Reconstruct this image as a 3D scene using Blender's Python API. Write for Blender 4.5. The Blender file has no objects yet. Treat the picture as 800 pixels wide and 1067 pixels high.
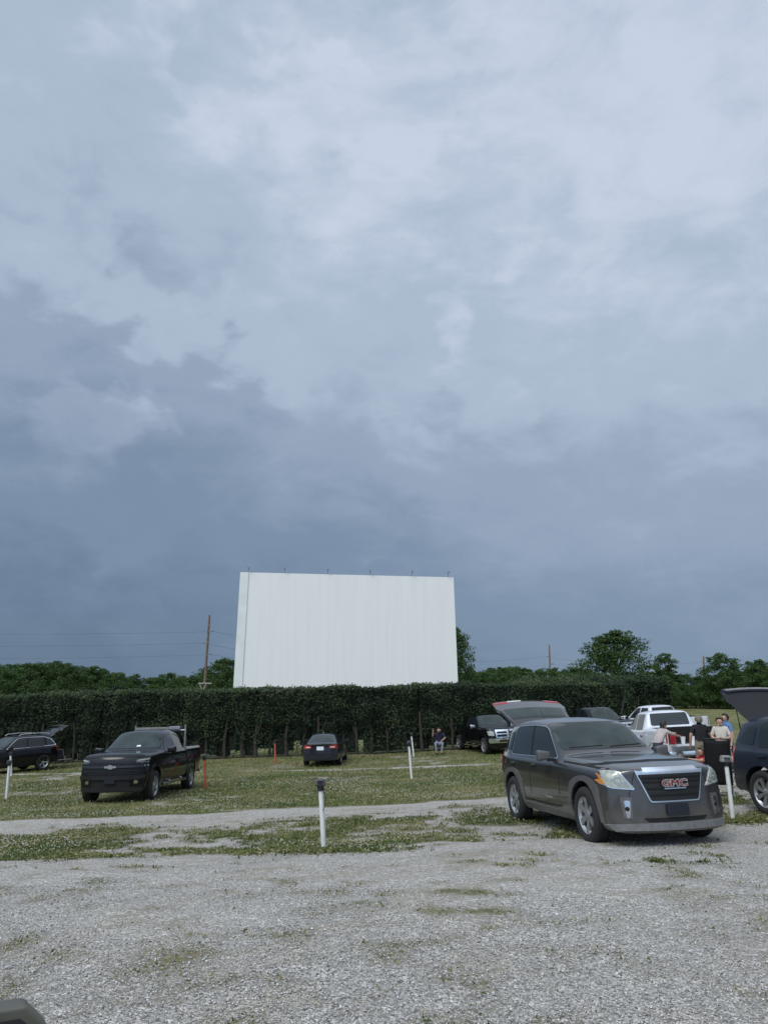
import bpy, bmesh, math, random
import numpy as np
from mathutils import Vector, Matrix, noise
from mathutils.bvhtree import BVHTree
from mathutils.geometry import delaunay_2d_cdt
R = math.radians
random.seed(7); rng = np.random.default_rng(7)
scene = bpy.context.scene
COL = scene.collection

# ------------------------------------------------------------------ camera, world, sun, exposure
EYE = 1.7; PITCH = 14.0; FPX = 760.0
cam_d = bpy.data.cameras.new('camera'); cam = bpy.data.objects.new('camera', cam_d); COL.objects.link(cam)
cam.location = (0, 0, EYE); cam.rotation_euler = (R(90+PITCH), 0, 0)
cam_d.sensor_fit = 'VERTICAL'; cam_d.sensor_height = 24.0; cam_d.lens = 24.0*FPX/1067.0
cam_d.clip_start = 0.05; cam_d.clip_end = 3000
scene.camera = cam
scene.view_settings.view_transform = 'Standard'; scene.view_settings.look = 'None'
scene.view_settings.exposure = 0.20; scene.view_settings.gamma = 1.0

SUN_EL, SUN_AZ = 52.0, 215.0          # azimuth from +Y clockwise: high behind the camera, a little left
world = bpy.data.worlds.new("World"); scene.world = world; world.use_nodes = True

def build_world():
    nt = world.node_tree; N = nt.nodes; L = nt.links; N.clear()
    out = N.new('ShaderNodeOutputWorld'); bg = N.new('ShaderNodeBackground'); bg.inputs[1].default_value = 0.1
    sky = N.new('ShaderNodeTexSky'); sky.sky_type = 'NISHITA'; sky.sun_disc = False
    sky.sun_elevation = R(SUN_EL); sky.sun_rotation = R(SUN_AZ)
    tc = N.new('ShaderNodeTexCoord'); sep = N.new('ShaderNodeSeparateXYZ'); L.new(tc.outputs['Generated'], sep.inputs[0])
    def math_(op, a, b=None, clamp=False):
        m = N.new('ShaderNodeMath'); m.operation = op; m.use_clamp = clamp
        for i, v in enumerate((a, b)):
            if v is None: continue
            if isinstance(v, (int, float)): m.inputs[i].default_value = v
            else: L.new(v, m.inputs[i])
        return m.outputs[0]
    z = math_('MAXIMUM', sep.outputs['Z'], 0.0)
    den = math_('ADD', z, 0.30)
    u = math_('DIVIDE', sep.outputs['X'], den); v = math_('DIVIDE', sep.outputs['Y'], den)
    cmb = N.new('ShaderNodeCombineXYZ'); L.new(u, cmb.inputs[0]); L.new(v, cmb.inputs[1])
    def fbm(scale, det, rough, dist, loc=(0,0,0), rot=0.0, sc=(1,1,1)):
        mp = N.new('ShaderNodeMapping'); mp.inputs['Location'].default_value = loc
        mp.inputs['Rotation'].default_value = (0,0,rot); mp.inputs['Scale'].default_value = sc
        L.new(cmb.outputs[0], mp.inputs[0])
        t = N.new('ShaderNodeTexNoise'); t.inputs['Scale'].default_value = scale; t.inputs['Detail'].default_value = det
        t.inputs['Roughness'].default_value = rough; t.inputs['Distortion'].default_value = dist
        L.new(mp.outputs[0], t.inputs['Vector']); return t.outputs['Fac']
    def sph(scale, det, rough, dist, loc, rot, sc):
        mp = N.new('ShaderNodeMapping'); mp.inputs['Location'].default_value = loc
        mp.inputs['Rotation'].default_value = rot; mp.inputs['Scale'].default_value = sc
        L.new(tc.outputs['Generated'], mp.inputs[0])
        t = N.new('ShaderNodeTexNoise'); t.inputs['Scale'].default_value = scale; t.inputs['Detail'].default_value = det
        t.inputs['Roughness'].default_value = rough; t.inputs['Distortion'].default_value = dist
        L.new(mp.outputs[0], t.inputs['Vector']); return t.outputs['Fac']
    big = sph(1.5, 4, 0.5, 0.5, (3.3, 1.7, 0.4), (0, R(-32), 0), (1.0, 1.0, 1.9))
    mid = sph(3.6, 6, 0.55, 0.5, (0.9, 5.2, 2.0), (0, R(-28), 0), (0.9, 1.0, 2.0))
    wisp = sph(11.0, 8, 0.62, 0.35, (2.4, 0.2, 1.0), (0, R(-20), 0), (0.9, 1.0, 1.7))
    # brightness factor 0..1
    e = N.new('ShaderNodeMapRange'); e.interpolation_type = 'SMOOTHSTEP'; L.new(z, e.inputs[0])
    e.inputs[1].default_value = -0.02; e.inputs[2].default_value = 0.70; e.inputs[3].default_value = 0.12; e.inputs[4].default_value = 0.80
    f = e.outputs[0]
    f = math_('ADD', f, math_('MULTIPLY', sep.outputs['X'], 0.16))
    amp = math_('MULTIPLY_ADD', z, 1.1); 
    amp.node.inputs[2].default_value = 0.22; 
    ampc = math_('MINIMUM', amp, 0.85)
    puff = sph(6.5, 5, 0.5, 0.2, (7.4, 1.2, 3.0), (0, R(-15), 0), (0.9, 1.0, 1.5))
    pe = N.new('ShaderNodeMapRange'); pe.interpolation_type = 'SMOOTHSTEP'; L.new(puff, pe.inputs[0])
    pe.inputs[1].default_value = 0.50; pe.inputs[2].default_value = 0.60; pe.inputs[3].default_value = -0.5; pe.inputs[4].default_value = 0.5
    pm = N.new('ShaderNodeMapRange'); pm.interpolation_type = 'SMOOTHSTEP'; L.new(mid, pm.inputs[0])
    pm.inputs[1].default_value = 0.48; pm.inputs[2].default_value = 0.62; pm.inputs[3].default_value = 0.03; pm.inputs[4].default_value = 0.17
    n = math_('MULTIPLY', math_('SUBTRACT', big, 0.5), 0.45)
    n = math_('ADD', n, math_('MULTIPLY', math_('SUBTRACT', mid, 0.5), 0.60))
    n = math_('ADD', n, math_('MULTIPLY', pe.outputs[0], pm.outputs[0]))
    n = math_('ADD', n, math_('MULTIPLY', math_('SUBTRACT', wisp, 0.5), 0.55))
    def blob(az, el, width, gain, src=None):
        d = N.new('ShaderNodeVectorMath'); d.operation = 'DOT_PRODUCT'; L.new(tc.outputs['Generated'], d.inputs[0])
        d.inputs[1].default_value = (math.sin(R(az))*math.cos(R(el)), math.cos(R(az))*math.cos(R(el)), math.sin(R(el)))
        r_ = N.new('ShaderNodeMapRange'); r_.interpolation_type = 'SMOOTHSTEP'; L.new(d.outputs['Value'], r_.inputs[0])
        r_.inputs[1].default_value = math.cos(R(width)); r_.inputs[2].default_value = 1.0; r_.inputs[3].default_value = 0.0; r_.inputs[4].default_value = gain
        return r_.outputs[0]
    n = math_('ADD', n, math_('MULTIPLY', pe.outputs[0], blob(-18, 24, 13, 0.24)))      # the patch of broken cloud
    n = math_('ADD', n, math_('MULTIPLY', pe.outputs[0], blob(9, 27, 10, 0.16)))
    for bl in (blob(-19, 22, 22, -0.01), blob(-24, 38, 18, -0.04), blob(-8, 36, 13, 0.10), blob(18, 50, 30, 0.06), blob(20, 22, 24, 0.10)):
        f = math_('ADD', f, bl)
    f = math_('ADD', f, math_('MULTIPLY', n, ampc), clamp=True)
    ramp = N.new('ShaderNodeValToRGB'); L.new(f, ramp.inputs[0])
    cr = ramp.color_ramp; cr.interpolation = 'EASE'
    def lin(c): return tuple(((x/255/12.92) if x/255 <= .04045 else ((x/255+.055)/1.055)**2.4) for x in c)
    stops = [(0.0, (101,124,149)), (0.22, (127,148,173)), (0.45, (154,171,194)), (0.68, (178,195,215)), (1.0, (208,218,237))]
    while len(cr.elements) < len(stops): cr.elements.new(0.5)
    for el, (p, c) in zip(cr.elements, stops): el.position = p; el.color = (*lin(c), 1)
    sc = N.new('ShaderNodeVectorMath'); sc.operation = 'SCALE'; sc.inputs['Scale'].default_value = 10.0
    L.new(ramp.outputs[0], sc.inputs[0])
    # unseen sky on the sun's side made brighter, added to light ground and screen
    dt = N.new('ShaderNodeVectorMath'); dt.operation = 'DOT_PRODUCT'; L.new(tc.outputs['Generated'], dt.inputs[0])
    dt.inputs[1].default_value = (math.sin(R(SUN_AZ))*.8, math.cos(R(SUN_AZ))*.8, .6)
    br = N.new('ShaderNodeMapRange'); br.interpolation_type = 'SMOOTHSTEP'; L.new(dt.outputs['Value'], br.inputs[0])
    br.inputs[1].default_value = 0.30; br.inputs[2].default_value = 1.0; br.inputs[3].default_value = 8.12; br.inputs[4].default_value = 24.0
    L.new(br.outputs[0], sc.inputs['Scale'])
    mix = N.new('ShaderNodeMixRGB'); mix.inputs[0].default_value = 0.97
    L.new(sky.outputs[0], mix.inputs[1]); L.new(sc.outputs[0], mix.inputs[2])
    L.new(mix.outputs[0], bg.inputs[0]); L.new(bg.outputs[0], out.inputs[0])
build_world()

sun_d = bpy.data.lights.new('sun', 'SUN'); sun_d.energy = 1.45; sun_d.angle = R(32); sun_d.color = (1.0, 0.94, 0.86)
sun = bpy.data.objects.new('sun', sun_d); COL.objects.link(sun); sun.location = (-20, -20, 60)
sd = Vector((math.sin(R(SUN_AZ))*math.cos(R(SUN_EL)), math.cos(R(SUN_AZ))*math.cos(R(SUN_EL)), math.sin(R(SUN_EL))))
sun.rotation_euler = (-sd).to_track_quat('-Z', 'Y').to_euler()

# ------------------------------------------------------------------ helpers
def tag(o, label=None, cat=None, group=None, kind=None):
    if label: o['label'] = label
    if cat: o['category'] = cat
    if group: o['group'] = group
    if kind: o['kind'] = kind
    return o
def empty(name, loc=(0,0,0), rz=0.0):
    o = bpy.data.objects.new(name, None); COL.objects.link(o); o.location = loc; o.rotation_euler = (0,0,rz)
    o.empty_display_size = 0.2
    return o
def mesh_obj(name, me, parent=None):
    o = bpy.data.objects.new(name, me); COL.objects.link(o)
    if parent: o.parent = parent
    return o
def bm_obj(name, bm, mat, parent=None, smooth=False, sharp=None):
    me = bpy.data.meshes.new(name); bm.to_mesh(me); bm.free()
    for m in (mat if isinstance(mat, (list, tuple)) else [mat]): me.materials.append(m)
    if smooth:
        me.polygons.foreach_set('use_smooth', [True]*len(me.polygons))
        if sharp: me.set_sharp_from_angle(angle=R(sharp))
    return mesh_obj(name, me, parent)
def copy_tree(o, parent=None):
    c = o.copy(); COL.objects.link(c); c.parent = parent
    if parent: c.matrix_parent_inverse = o.matrix_parent_inverse.copy()
    for ch in o.children: copy_tree(ch, c)
    return c
def add_box(bm, c, s, rot=None, taper=1.0, mi=0):
    r = bmesh.ops.create_cube(bm, size=1.0)
    M = Matrix.Translation(c) @ (rot.to_4x4() if rot else Matrix.Identity(4))
    for v in r['verts']:
        k = taper if v.co.z > 0 else 1.0
        v.co = M @ Vector((v.co.x*s[0]*k, v.co.y*s[1]*k, v.co.z*s[2]))
    fs = set(f for v in r['verts'] for f in v.link_faces)
    for f in fs: f.material_index = mi
    return r['verts']
def add_tube(bm, a, b, r0, r1=None, n=10, mi=0):
    a = Vector(a); b = Vector(b); r1 = r0 if r1 is None else r1; d = b-a
    q = d.to_track_quat('Z', 'Y').to_matrix().to_4x4()
    r = bmesh.ops.create_cone(bm, cap_ends=True, segments=n, radius1=r0, radius2=r1, depth=d.length)
    M = Matrix.Translation((a+b)/2) @ q
    for v in r['verts']: v.co = M @ v.co
    fs = set(f for v in r['verts'] for f in v.link_faces)
    for f in fs: f.material_index = mi
def bevel(bm, w, seg=2):
    bmesh.ops.bevel(bm, geom=list(bm.edges), offset=w, segments=seg, affect='EDGES', profile=0.6)
def add_lathe(bm, prof, segs=32, axis='y', mi=0, closed=False):
    rings = []
    for r, h in prof:
        ring = []
        for k in range(segs):
            a = 2*math.pi*k/segs
            p = (r*math.cos(a), h, r*math.sin(a)) if axis == 'y' else (r*math.cos(a), r*math.sin(a), h)
            ring.append(bm.verts.new(p))
        rings.append(ring)
    pairs = list(zip(rings[:-1], rings[1:])) + ([(rings[-1], rings[0])] if closed else [])
    for A, B in pairs:
        for k in range(segs):
            f = bm.faces.new((A[k], A[(k+1) % segs], B[(k+1) % segs], B[k])); f.material_index = mi
    return rings
def sstep(a, b, x):
    t = np.clip((x-a)/(b-a), 0, 1); return t*t*(3-2*t)
def np_mesh(name, verts, faces_flat, nper, mat, parent=None, normals_up=False, smooth=False):
    me = bpy.data.meshes.new(name); nv = len(verts); nf = len(faces_flat)//nper
    me.vertices.add(nv); me.vertices.foreach_set('co', np.asarray(verts, np.float32).ravel())
    me.loops.add(len(faces_flat)); me.loops.foreach_set('vertex_index', np.asarray(faces_flat, np.int32))
    me.polygons.add(nf); me.polygons.foreach_set('loop_start', np.arange(0, nf*nper, nper, dtype=np.int32))
    me.update(calc_edges=True); me.validate()
    if smooth: me.polygons.foreach_set('use_smooth', [True]*len(me.polygons))
    me.materials.append(mat)
    return mesh_obj(name, me, parent)

# ------------------------------------------------------------------ materials
def new_mat(name):
    m = bpy.data.materials.new(name); m.use_nodes = True
    return m, m.node_tree.nodes, m.node_tree.links, m.node_tree.nodes['Principled BSDF']
def pmat(name, col, rough=0.5, metal=0.0, coat=0.0, var=0.0, vscale=8.0, bump=0.0, bscale=60.0, spec=0.5, dirt=None):
    m, N, L, B = new_mat(name)
    B.inputs['Base Color'].default_value = (*col, 1); B.inputs['Roughness'].default_value = rough
    B.inputs['Metallic'].default_value = metal; B.inputs['Coat Weight'].default_value = coat
    B.inputs['Coat Roughness'].default_value = 0.06; B.inputs['Specular IOR Level'].default_value = spec
    tc = N.new('ShaderNodeTexCoord')
    if var > 0:
        t = N.new('ShaderNodeTexNoise'); t.inputs['Scale'].default_value = vscale; t.inputs['Detail'].default_value = 5
        L.new(tc.outputs['Object'], t.inputs['Vector'])
        mr = N.new('ShaderNodeMapRange'); mr.inputs[1].default_value = 0.3; mr.inputs[2].default_value = 0.7
        mr.inputs[3].default_value = 1-var; mr.inputs[4].default_value = 1+var; L.new(t.outputs['Fac'], mr.inputs[0])
        mx = N.new('ShaderNodeVectorMath'); mx.operation = 'SCALE'; mx.inputs[0].default_value = col
        L.new(mr.outputs[0], mx.inputs['Scale']); L.new(mx.outputs[0], B.inputs['Base Color'])
        src = mx.outputs[0]
        if dirt:      # dust low on the bodywork
            sp = N.new('ShaderNodeSeparateXYZ'); L.new(tc.outputs['Object'], sp.inputs[0])
            d = N.new('ShaderNodeMapRange'); L.new(sp.outputs['Z'], d.inputs[0])
            d.inputs[1].default_value = 0.15; d.inputs[2].default_value = 0.75; d.inputs[3].default_value = dirt; d.inputs[4].default_value = 0.0
            dm = N.new('ShaderNodeMath'); dm.operation = 'MULTIPLY'; L.new(d.outputs[0], dm.inputs[0]); L.new(t.outputs['Fac'], dm.inputs[1])
            mm = N.new('ShaderNodeMixRGB'); L.new(dm.outputs[0], mm.inputs[0]); L.new(src, mm.inputs[1])
            mm.inputs[2].default_value = (0.2, 0.185, 0.16, 1); L.new(mm.outputs[0], B.inputs['Base Color'])
            rr = N.new('ShaderNodeMapRange'); L.new(dm.outputs[0], rr.inputs[0]); rr.inputs[3].default_value = rough; rr.inputs[4].default_value = 0.8
            L.new(rr.outputs[0], B.inputs['Roughness'])
    if bump > 0:
        t2 = N.new('ShaderNodeTexNoise'); t2.inputs['Scale'].default_value = bscale; t2.inputs['Detail'].default_value = 4
        L.new(tc.outputs['Object'], t2.inputs['Vector'])
        bp = N.new('ShaderNodeBump'); bp.inputs['Strength'].default_value = bump; bp.inputs['Distance'].default_value = 0.02
        L.new(t2.outputs['Fac'], bp.inputs['Height']); L.new(bp.outputs[0], B.inputs['Normal'])
    return m
M = {}
M['paint_grey'] = pmat('metallic_grey_paint', (0.070,0.066,0.063), 0.26, 0.6, 1.0, 0.06, 6, dirt=0.8)
M['clad_grey'] = pmat('flat_grey_cladding', (0.10,0.096,0.092), 0.5, 0.2, 0.2, 0.1, 10, dirt=0.9)
M['paint_black'] = pmat('black_paint', (0.004,0.004,0.005), 0.16, 0.0, 0.35, 0.1, 6, dirt=0.10, spec=0.25)
M['paint_navy'] = pmat('dark_navy_paint', (0.013,0.017,0.028), 0.30, 0.0, 0.25, 0.1, 6, dirt=0.4)
M['paint_sedan'] = pmat('blue_black_paint', (0.008,0.010,0.018), 0.25, 0.2, 0.6, 0.1, 6, dirt=0.3)
M['paint_white'] = pmat('white_paint', (0.62,0.64,0.66), 0.3, 0.0, 0.7, 0.03, 6, dirt=0.5)
M['paint_brown'] = pmat('grey_brown_paint', (0.085,0.083,0.062), 0.5, 0.0, 0.15, 0.08, 20)
M['glass'] = pmat('dark_car_glass', (0.012,0.016,0.017), 0.05, 0.0, 0.0, spec=0.6)
M['glass_dull'] = pmat('dusty_dark_glass', (0.02,0.024,0.03), 0.25, 0.0, 0.0, spec=0.3, var=.1)
M['satin_bar'] = pmat('satin_black_bar', (0.010,0.010,0.012), 0.2, 0.0, 0.3)
M['hatch_paint'] = pmat('dusty_navy_paint', (0.012,0.015,0.024), 0.55, 0.0, 0.0, spec=0.12, var=.15)
M['screen_glass'] = pmat('windscreen_glass', (0.026,0.038,0.035), 0.05, 0.0, 0.0, 0.35, 2.5, spec=0.5)
M['black_plastic'] = pmat('black_plastic', (0.008,0.008,0.009), 0.6, var=0.1)
M['trim_black'] = pmat('matt_black_seam', (0.004,0.004,0.004), 0.8)
M['rubber'] = pmat('tyre_rubber', (0.018,0.0175,0.017), 0.85, var=0.25, vscale=14, bump=0.3, bscale=90)
M['alloy'] = pmat('alloy_wheel', (0.42,0.42,0.42), 0.35, 0.75, var=0.08)
M['chrome'] = pmat('chrome', (0.78,0.79,0.80), 0.14, 1.0)
M['lamp_clear'] = pmat('headlight_lens', (0.36,0.37,0.30), 0.12, 0.1, 0.8, 0.35, 22)
M['lamp_dark'] = pmat('smoked_headlight', (0.10,0.105,0.11), 0.12, 0.3, 0.8, 0.4, 20)
M['amber'] = pmat('amber_lens', (0.55,0.20,0.03), 0.25, coat=0.5)
M['red_lens'] = pmat('red_lens', (0.30,0.02,0.018), 0.25, coat=0.6, var=0.15)
M['red_text'] = pmat('red_enamel', (0.22,0.015,0.015), 0.35)
M['plate_blue'] = pmat('dark_plate', (0.010,0.013,0.020), 0.4, var=0.3, vscale=40)
M['plate_white'] = pmat('white_plate', (0.7,0.7,0.7), 0.4)
M['interior'] = pmat('dark_interior', (0.010,0.010,0.011), 0.9, var=0.3)
M['post_white'] = pmat('white_post_paint', (0.68,0.68,0.64), 0.55, var=0.10, vscale=9, bump=0.2)
M['post_orange'] = pmat('orange_post_paint', (0.42,0.10,0.05), 0.6, var=0.15, vscale=9)
M['speaker_grey'] = pmat('grey_speaker_casing', (0.06,0.062,0.068), 0.55, 0.1, var=0.25, vscale=20)
M['speaker_pale'] = pmat('weathered_speaker_casing', (0.20,0.195,0.185), 0.7, var=0.3, vscale=20)
M['wood'] = pmat('weathered_pole_wood', (0.16,0.11,0.08), 0.85, var=0.3, vscale=3)
M['wood_pale'] = pmat('pale_timber', (0.30,0.27,0.22), 0.85, var=0.2)
M['wire'] = pmat('power_cable', (0.10,0.115,0.13), 0.6)
M['bark'] = pmat('hedge_bark', (0.042,0.034,0.026), 0.95, var=0.4, vscale=12)
M['metal_grey'] = pmat('galvanised_metal', (0.28,0.29,0.30), 0.45, 0.7, var=0.1)
M['cloth_black'] = pmat('black_mesh_fabric', (0.008,0.008,0.009), 0.9, bump=0.4, bscale=200)
M['skin'] = pmat('skin', (0.42,0.25,0.18), 0.55, var=0.08)
M['hair'] = pmat('dark_hair', (0.018,0.012,0.009), 0.55, bump=0.4, bscale=80)
M['hair_brown'] = pmat('brown_hair', (0.06,0.035,0.02), 0.55, bump=0.4, bscale=80)
M['white_plastic'] = pmat('white_plastic', (0.72,0.72,0.70), 0.5)
M['red_cloth'] = pmat('red_cloth', (0.36,0.015,0.02), 0.75, var=0.15)

def leaf_mat(name, cols, transl=0.25):
    m, N, L, B = new_mat(name)
    at = N.new('ShaderNodeAttribute'); at.attribute_name = 'tint'
    rp = N.new('ShaderNodeValToRGB'); L.new(at.outputs['Fac'], rp.inputs[0])
    while len(rp.color_ramp.elements) < len(cols): rp.color_ramp.elements.new(0.5)
    for i, (e, c) in enumerate(zip(rp.color_ramp.elements, cols)):
        e.position = i/(len(cols)-1); e.color = (*c, 1)
    L.new(rp.outputs[0], B.inputs['Base Color']); B.inputs['Roughness'].default_value = 0.65
    B.inputs['Specular IOR Level'].default_value = 0.25
    tr = N.new('ShaderNodeBsdfTranslucent'); L.new(rp.outputs[0], tr.inputs['Color'])
    mx = N.new('ShaderNodeMixShader'); mx.inputs[0].default_value = transl
    L.new(B.outputs[0], mx.inputs[1]); L.new(tr.outputs[0], mx.inputs[2])
    L.new(mx.outputs[0], N['Material Output'].inputs[0])
    return m
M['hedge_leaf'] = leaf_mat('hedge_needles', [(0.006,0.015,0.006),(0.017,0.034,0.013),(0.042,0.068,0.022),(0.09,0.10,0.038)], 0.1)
M['tree_leaf'] = leaf_mat('tree_leaves', [(0.030,0.060,0.016),(0.062,0.115,0.028),(0.11,0.175,0.05)], 0.25)
M['tree_leaf_dark'] = leaf_mat('dark_tree_leaves', [(0.028,0.058,0.016),(0.055,0.100,0.028),(0.10,0.155,0.045)], 0.25)
M['grass_blade'] = leaf_mat('grass_and_clover', [(0.05,0.076,0.018),(0.10,0.125,0.032),(0.20,0.19,0.07),(0.36,0.31,0.19)], 0.2)

# ------------------------------------------------------------------ ground
PY = [(-600,0),(6,0),(9,-.22),(12,-.54),(15,-.69),(19,-.95),(23,-1.13),(30,-1.38),(36,-1.48),(42,-1.5),(60,-1.5),(100,-1.1),(1500,-1.1)]
_py = np.array([p[0] for p in PY], float); _pz = np.array([p[1] for p in PY], float)
def gz(x, y):
    x = np.asarray(x, float); y = np.asarray(y, float)
    p = (np.interp(y-1.2, _py, _pz)+np.interp(y, _py, _pz)*2+np.interp(y+1.2, _py, _pz))/4
    lat = np.where(x > 0, 0.05*x, 0.025*x); lat = np.clip(lat, -0.6, 0.9)
    return p + lat*sstep(4, 17, y)
def g(x, y): return float(gz(x, y))
CP, SP = math.cos(R(PITCH)), math.sin(R(PITCH))
def ray(px, py):
    v = py-533.5; return Vector((px-400, FPX*CP+v*SP, FPX*SP-v*CP))
def on_ground(px, py):          # where the sight line of a photo point meets the terrain
    d = ray(px, py); d /= d.y; t = 2.0
    for _ in range(6000):
        if EYE+d.z*t < g(d.x*t, t): break
        t += 0.02
    return Vector((d.x*t, t, g(d.x*t, t)))
def at_dist(px, py, Y):
    d = ray(px, py); d /= d.y; return Vector((d.x*Y, Y, EYE+d.z*Y))

def fb(x, y, s, o=4, seed=0.0):
    return noise.fractal(Vector((x*s+seed, y*s-seed*1.7, seed)), 0.9, 2.1, o)     # about -1..1
POST1 = on_ground(337, 885); POST2 = on_ground(763, 856)
def grass_mask(x, y):
    w = y - 0.19*x + 0.55*fb(x, y, 0.25, 2, 3.3)
    n = fb(x, y, 0.9, 4, 7.7); n2 = fb(x, y, 2.6, 3, 1.2)
    def band(a, b, s=0.4): return float(sstep(a-s, a+s, w)*(1-sstep(b-s, b+s, w)))
    if y < 9.6 and w < 10.6:
        return min(1, max(0, 0.13+0.24*n+0.50*n2+0.12*fb(x, y, .35, 2, 4.4)))
    m = 0.16
    left = float(1-sstep(-5.5, -3.6, x)); mid = math.exp(-((x+0.8)/2.1)**2)
    m = max(m, band(11.2, 16.2, 1.0)*(0.44+0.24*left+0.16*mid)+0.10*fb(x, y, 4.5, 2, 3.1))
    m = max(m, 1.0*math.exp(-(((x-POST1.x)/1.25)**2+((y-POST1.y-0.2)/0.85)**2)))
    m = max(m, 0.95*math.exp(-(((x-POST2.x-.1)/0.75)**2+((y-POST2.y-0.1)/0.55)**2)))
    m = max(m, band(19.0, 400, 0.35)*(0.25+0.75*max(float(1-sstep(3.0, 6.5, x)), float(sstep(30, 33, y)))))
    m = max(m, 0.34*float(sstep(11, 12.5, y))*float(sstep(0.0, 2.0, x)))
    t = y+0.13*x+0.25*fb(x, 0, .3, 2, 6.1)                                   # the worn track across the far grass
    if 32.3 < t < 34.3: m = min(m, 1-(0.66+.30*fb(x, 0, .35, 3, 2.2))*float(sstep(32.7, 33.1, t)*(1-sstep(33.5, 33.9, t))))
    if y > 60: m = 1.0
    if 18 < w and y < 60: m -= 0.42*float(sstep(.02, .5, fb(x, y, .28, 3, 14.0)))+0.16*float(1-sstep(19.3, 21.5, w))
    k = 1-abs(2*m-1)
    return min(1, max(0, m+(0.45*n+0.35*n2)*(0.22+0.9*k)))

def build_ground():
    xs = np.concatenate([[-900,-500,-250,-120,-70,-45,-34,-28], np.arange(-24, 24.01, 0.2), [28,34,45,70,120,250,500,900]])
    ys = np.concatenate([[-300,-100,-30,-8,0,1.5], np.arange(2.6, 24, 0.14), np.arange(24, 46, 0.3), [48,52,58,66,76,88,100,120,150,200,300,500,900,1500]])
    nx, ny = len(xs), len(ys)
    X, Y = np.meshgrid(xs, ys); Z = gz(X, Y)
    mask = np.zeros_like(X)
    for j in range(ny):
        for i in range(nx):
            x, y = X[j, i], Y[j, i]
            dense = -24.1 < x < 24.1 and 2.5 < y < 46
            mask[j, i] = grass_mask(x, y) if dense else (1.0 if y > 46 else (0.15 if y < 10 else 0.6))
            if dense: Z[j, i] += 0.018*fb(x, y, 0.8, 3, 5.0) + 0.03*fb(x, y, 0.18, 2, 9.0)
    idx = np.arange(nx*ny).reshape(ny, nx)
    F = np.stack([idx[:-1,:-1], idx[:-1,1:], idx[1:,1:], idx[1:,:-1]], -1).reshape(-1)
    m, N, L, B = new_mat('gravel_and_grass')
    tc = N.new('ShaderNodeTexCoord')
    def nz(scale, det=5, rough=0.55, dist=0.0):
        t = N.new('ShaderNodeTexNoise'); t.inputs['Scale'].default_value = scale; t.inputs['Detail'].default_value = det
        t.inputs['Roughness'].default_value = rough; t.inputs['Distortion'].default_value = dist
        L.new(tc.outputs['Object'], t.inputs['Vector']); return t.outputs['Fac']
    def ramp(f, stops):
        r = N.new('ShaderNodeValToRGB'); L.new(f, r.inputs[0])
        while len(r.color_ramp.elements) < len(stops): r.color_ramp.elements.new(0.5)
        for e, (p, c) in zip(r.color_ramp.elements, stops): e.position = p; e.color = (*c, 1)
        return r.outputs[0]
    def mixc(f, a, b, mode='MIX'):
        x = N.new('ShaderNodeMixRGB'); x.blend_type = mode
        for i, s in enumerate((f, a, b)):
            if isinstance(s, float): x.inputs[i].default_value = s
            elif isinstance(s, tuple): x.inputs[i].default_value = (*s, 1)
            else: L.new(s, x.inputs[i])
        return x.outputs[0]
    vor = N.new('ShaderNodeTexVoronoi'); vor.inputs['Scale'].default_value = 64; L.new(tc.outputs['Object'], vor.inputs['Vector'])
    vor.inputs['Randomness'].default_value = 1.0
    vs = N.new('ShaderNodeTexVoronoi'); vs.inputs['Scale'].default_value = 110; L.new(tc.outputs['Object'], vs.inputs['Vector'])
    sepc = N.new('ShaderNodeSeparateColor'); L.new(vor.outputs['Color'], sepc.inputs[0])
    sepd = N.new('ShaderNodeSeparateColor'); L.new(vs.outputs['Color'], sepd.inputs[0])
    stone = ramp(sepc.outputs[0], [(0, (0.08,0.078,0.074)), (0.28, (0.27,0.265,0.255)), (0.65, (0.48,0.475,0.465)), (1.0, (0.85,0.84,0.82))])
    stone2 = ramp(sepd.outputs[0], [(0, (0.12,0.118,0.112)), (0.5, (0.34,0.34,0.33)), (1.0, (0.60,0.595,0.58))])
    grav = mixc(ramp(nz(9, 3), [(0.40, (0,0,0)), (0.6, (1,1,1))]), stone, stone2)
    # fines and dust in large soft tracks, brownish soil patches
    grav = mixc(ramp(nz(0.55, 5, 0.6, 0.6), [(0.35, (0.0,)*3), (0.75, (0.25,)*3)]), grav, (0.40,0.395,0.38))
    grav = mixc(ramp(nz(1.1, 6, 0.65, 0.8), [(0.50, (0.0,)*3), (0.70, (0.55,)*3)]), grav, (0.27,0.235,0.16))
    grav = mixc(1.0, grav, (1.0,0.955,0.89), 'MULTIPLY')
    # grass
    gr = ramp(nz(14, 6, 0.7), [(0.3, (0.05,0.068,0.020)), (0.5, (0.10,0.125,0.038)), (0.72, (0.18,0.185,0.075))])
    gr = mixc(ramp(nz(0.5, 5, 0.6), [(0.42, (0.0,)*3), (0.60, (0.8,)*3)]), gr, (0.22,0.19,0.10))
    at = N.new('ShaderNodeAttribute'); at.attribute_name = 'grass'
    a = N.new('ShaderNodeMath'); a.operation = 'ADD'; L.new(at.outputs['Fac'], a.inputs[0])
    b = N.new('ShaderNodeMath'); b.operation = 'MULTIPLY_ADD'; L.new(nz(16, 7, 0.8), b.inputs[0]); b.inputs[1].default_value = 1.4; b.inputs[2].default_value = -0.70
    L.new(b.outputs[0], a.inputs[1])
    fr = ramp(a.outputs[0], [(0.14, (0,0,0)), (0.36, (0.45,)*3), (0.52, (0.5,)*3), (0.66, (0,0,0))])
    msk = ramp(a.outputs[0], [(0.36, (0,0,0)), (0.58, (1,1,1))])
    col = mixc(msk, grav, gr); col = mixc(fr, col, (0.19,0.17,0.115))
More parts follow.
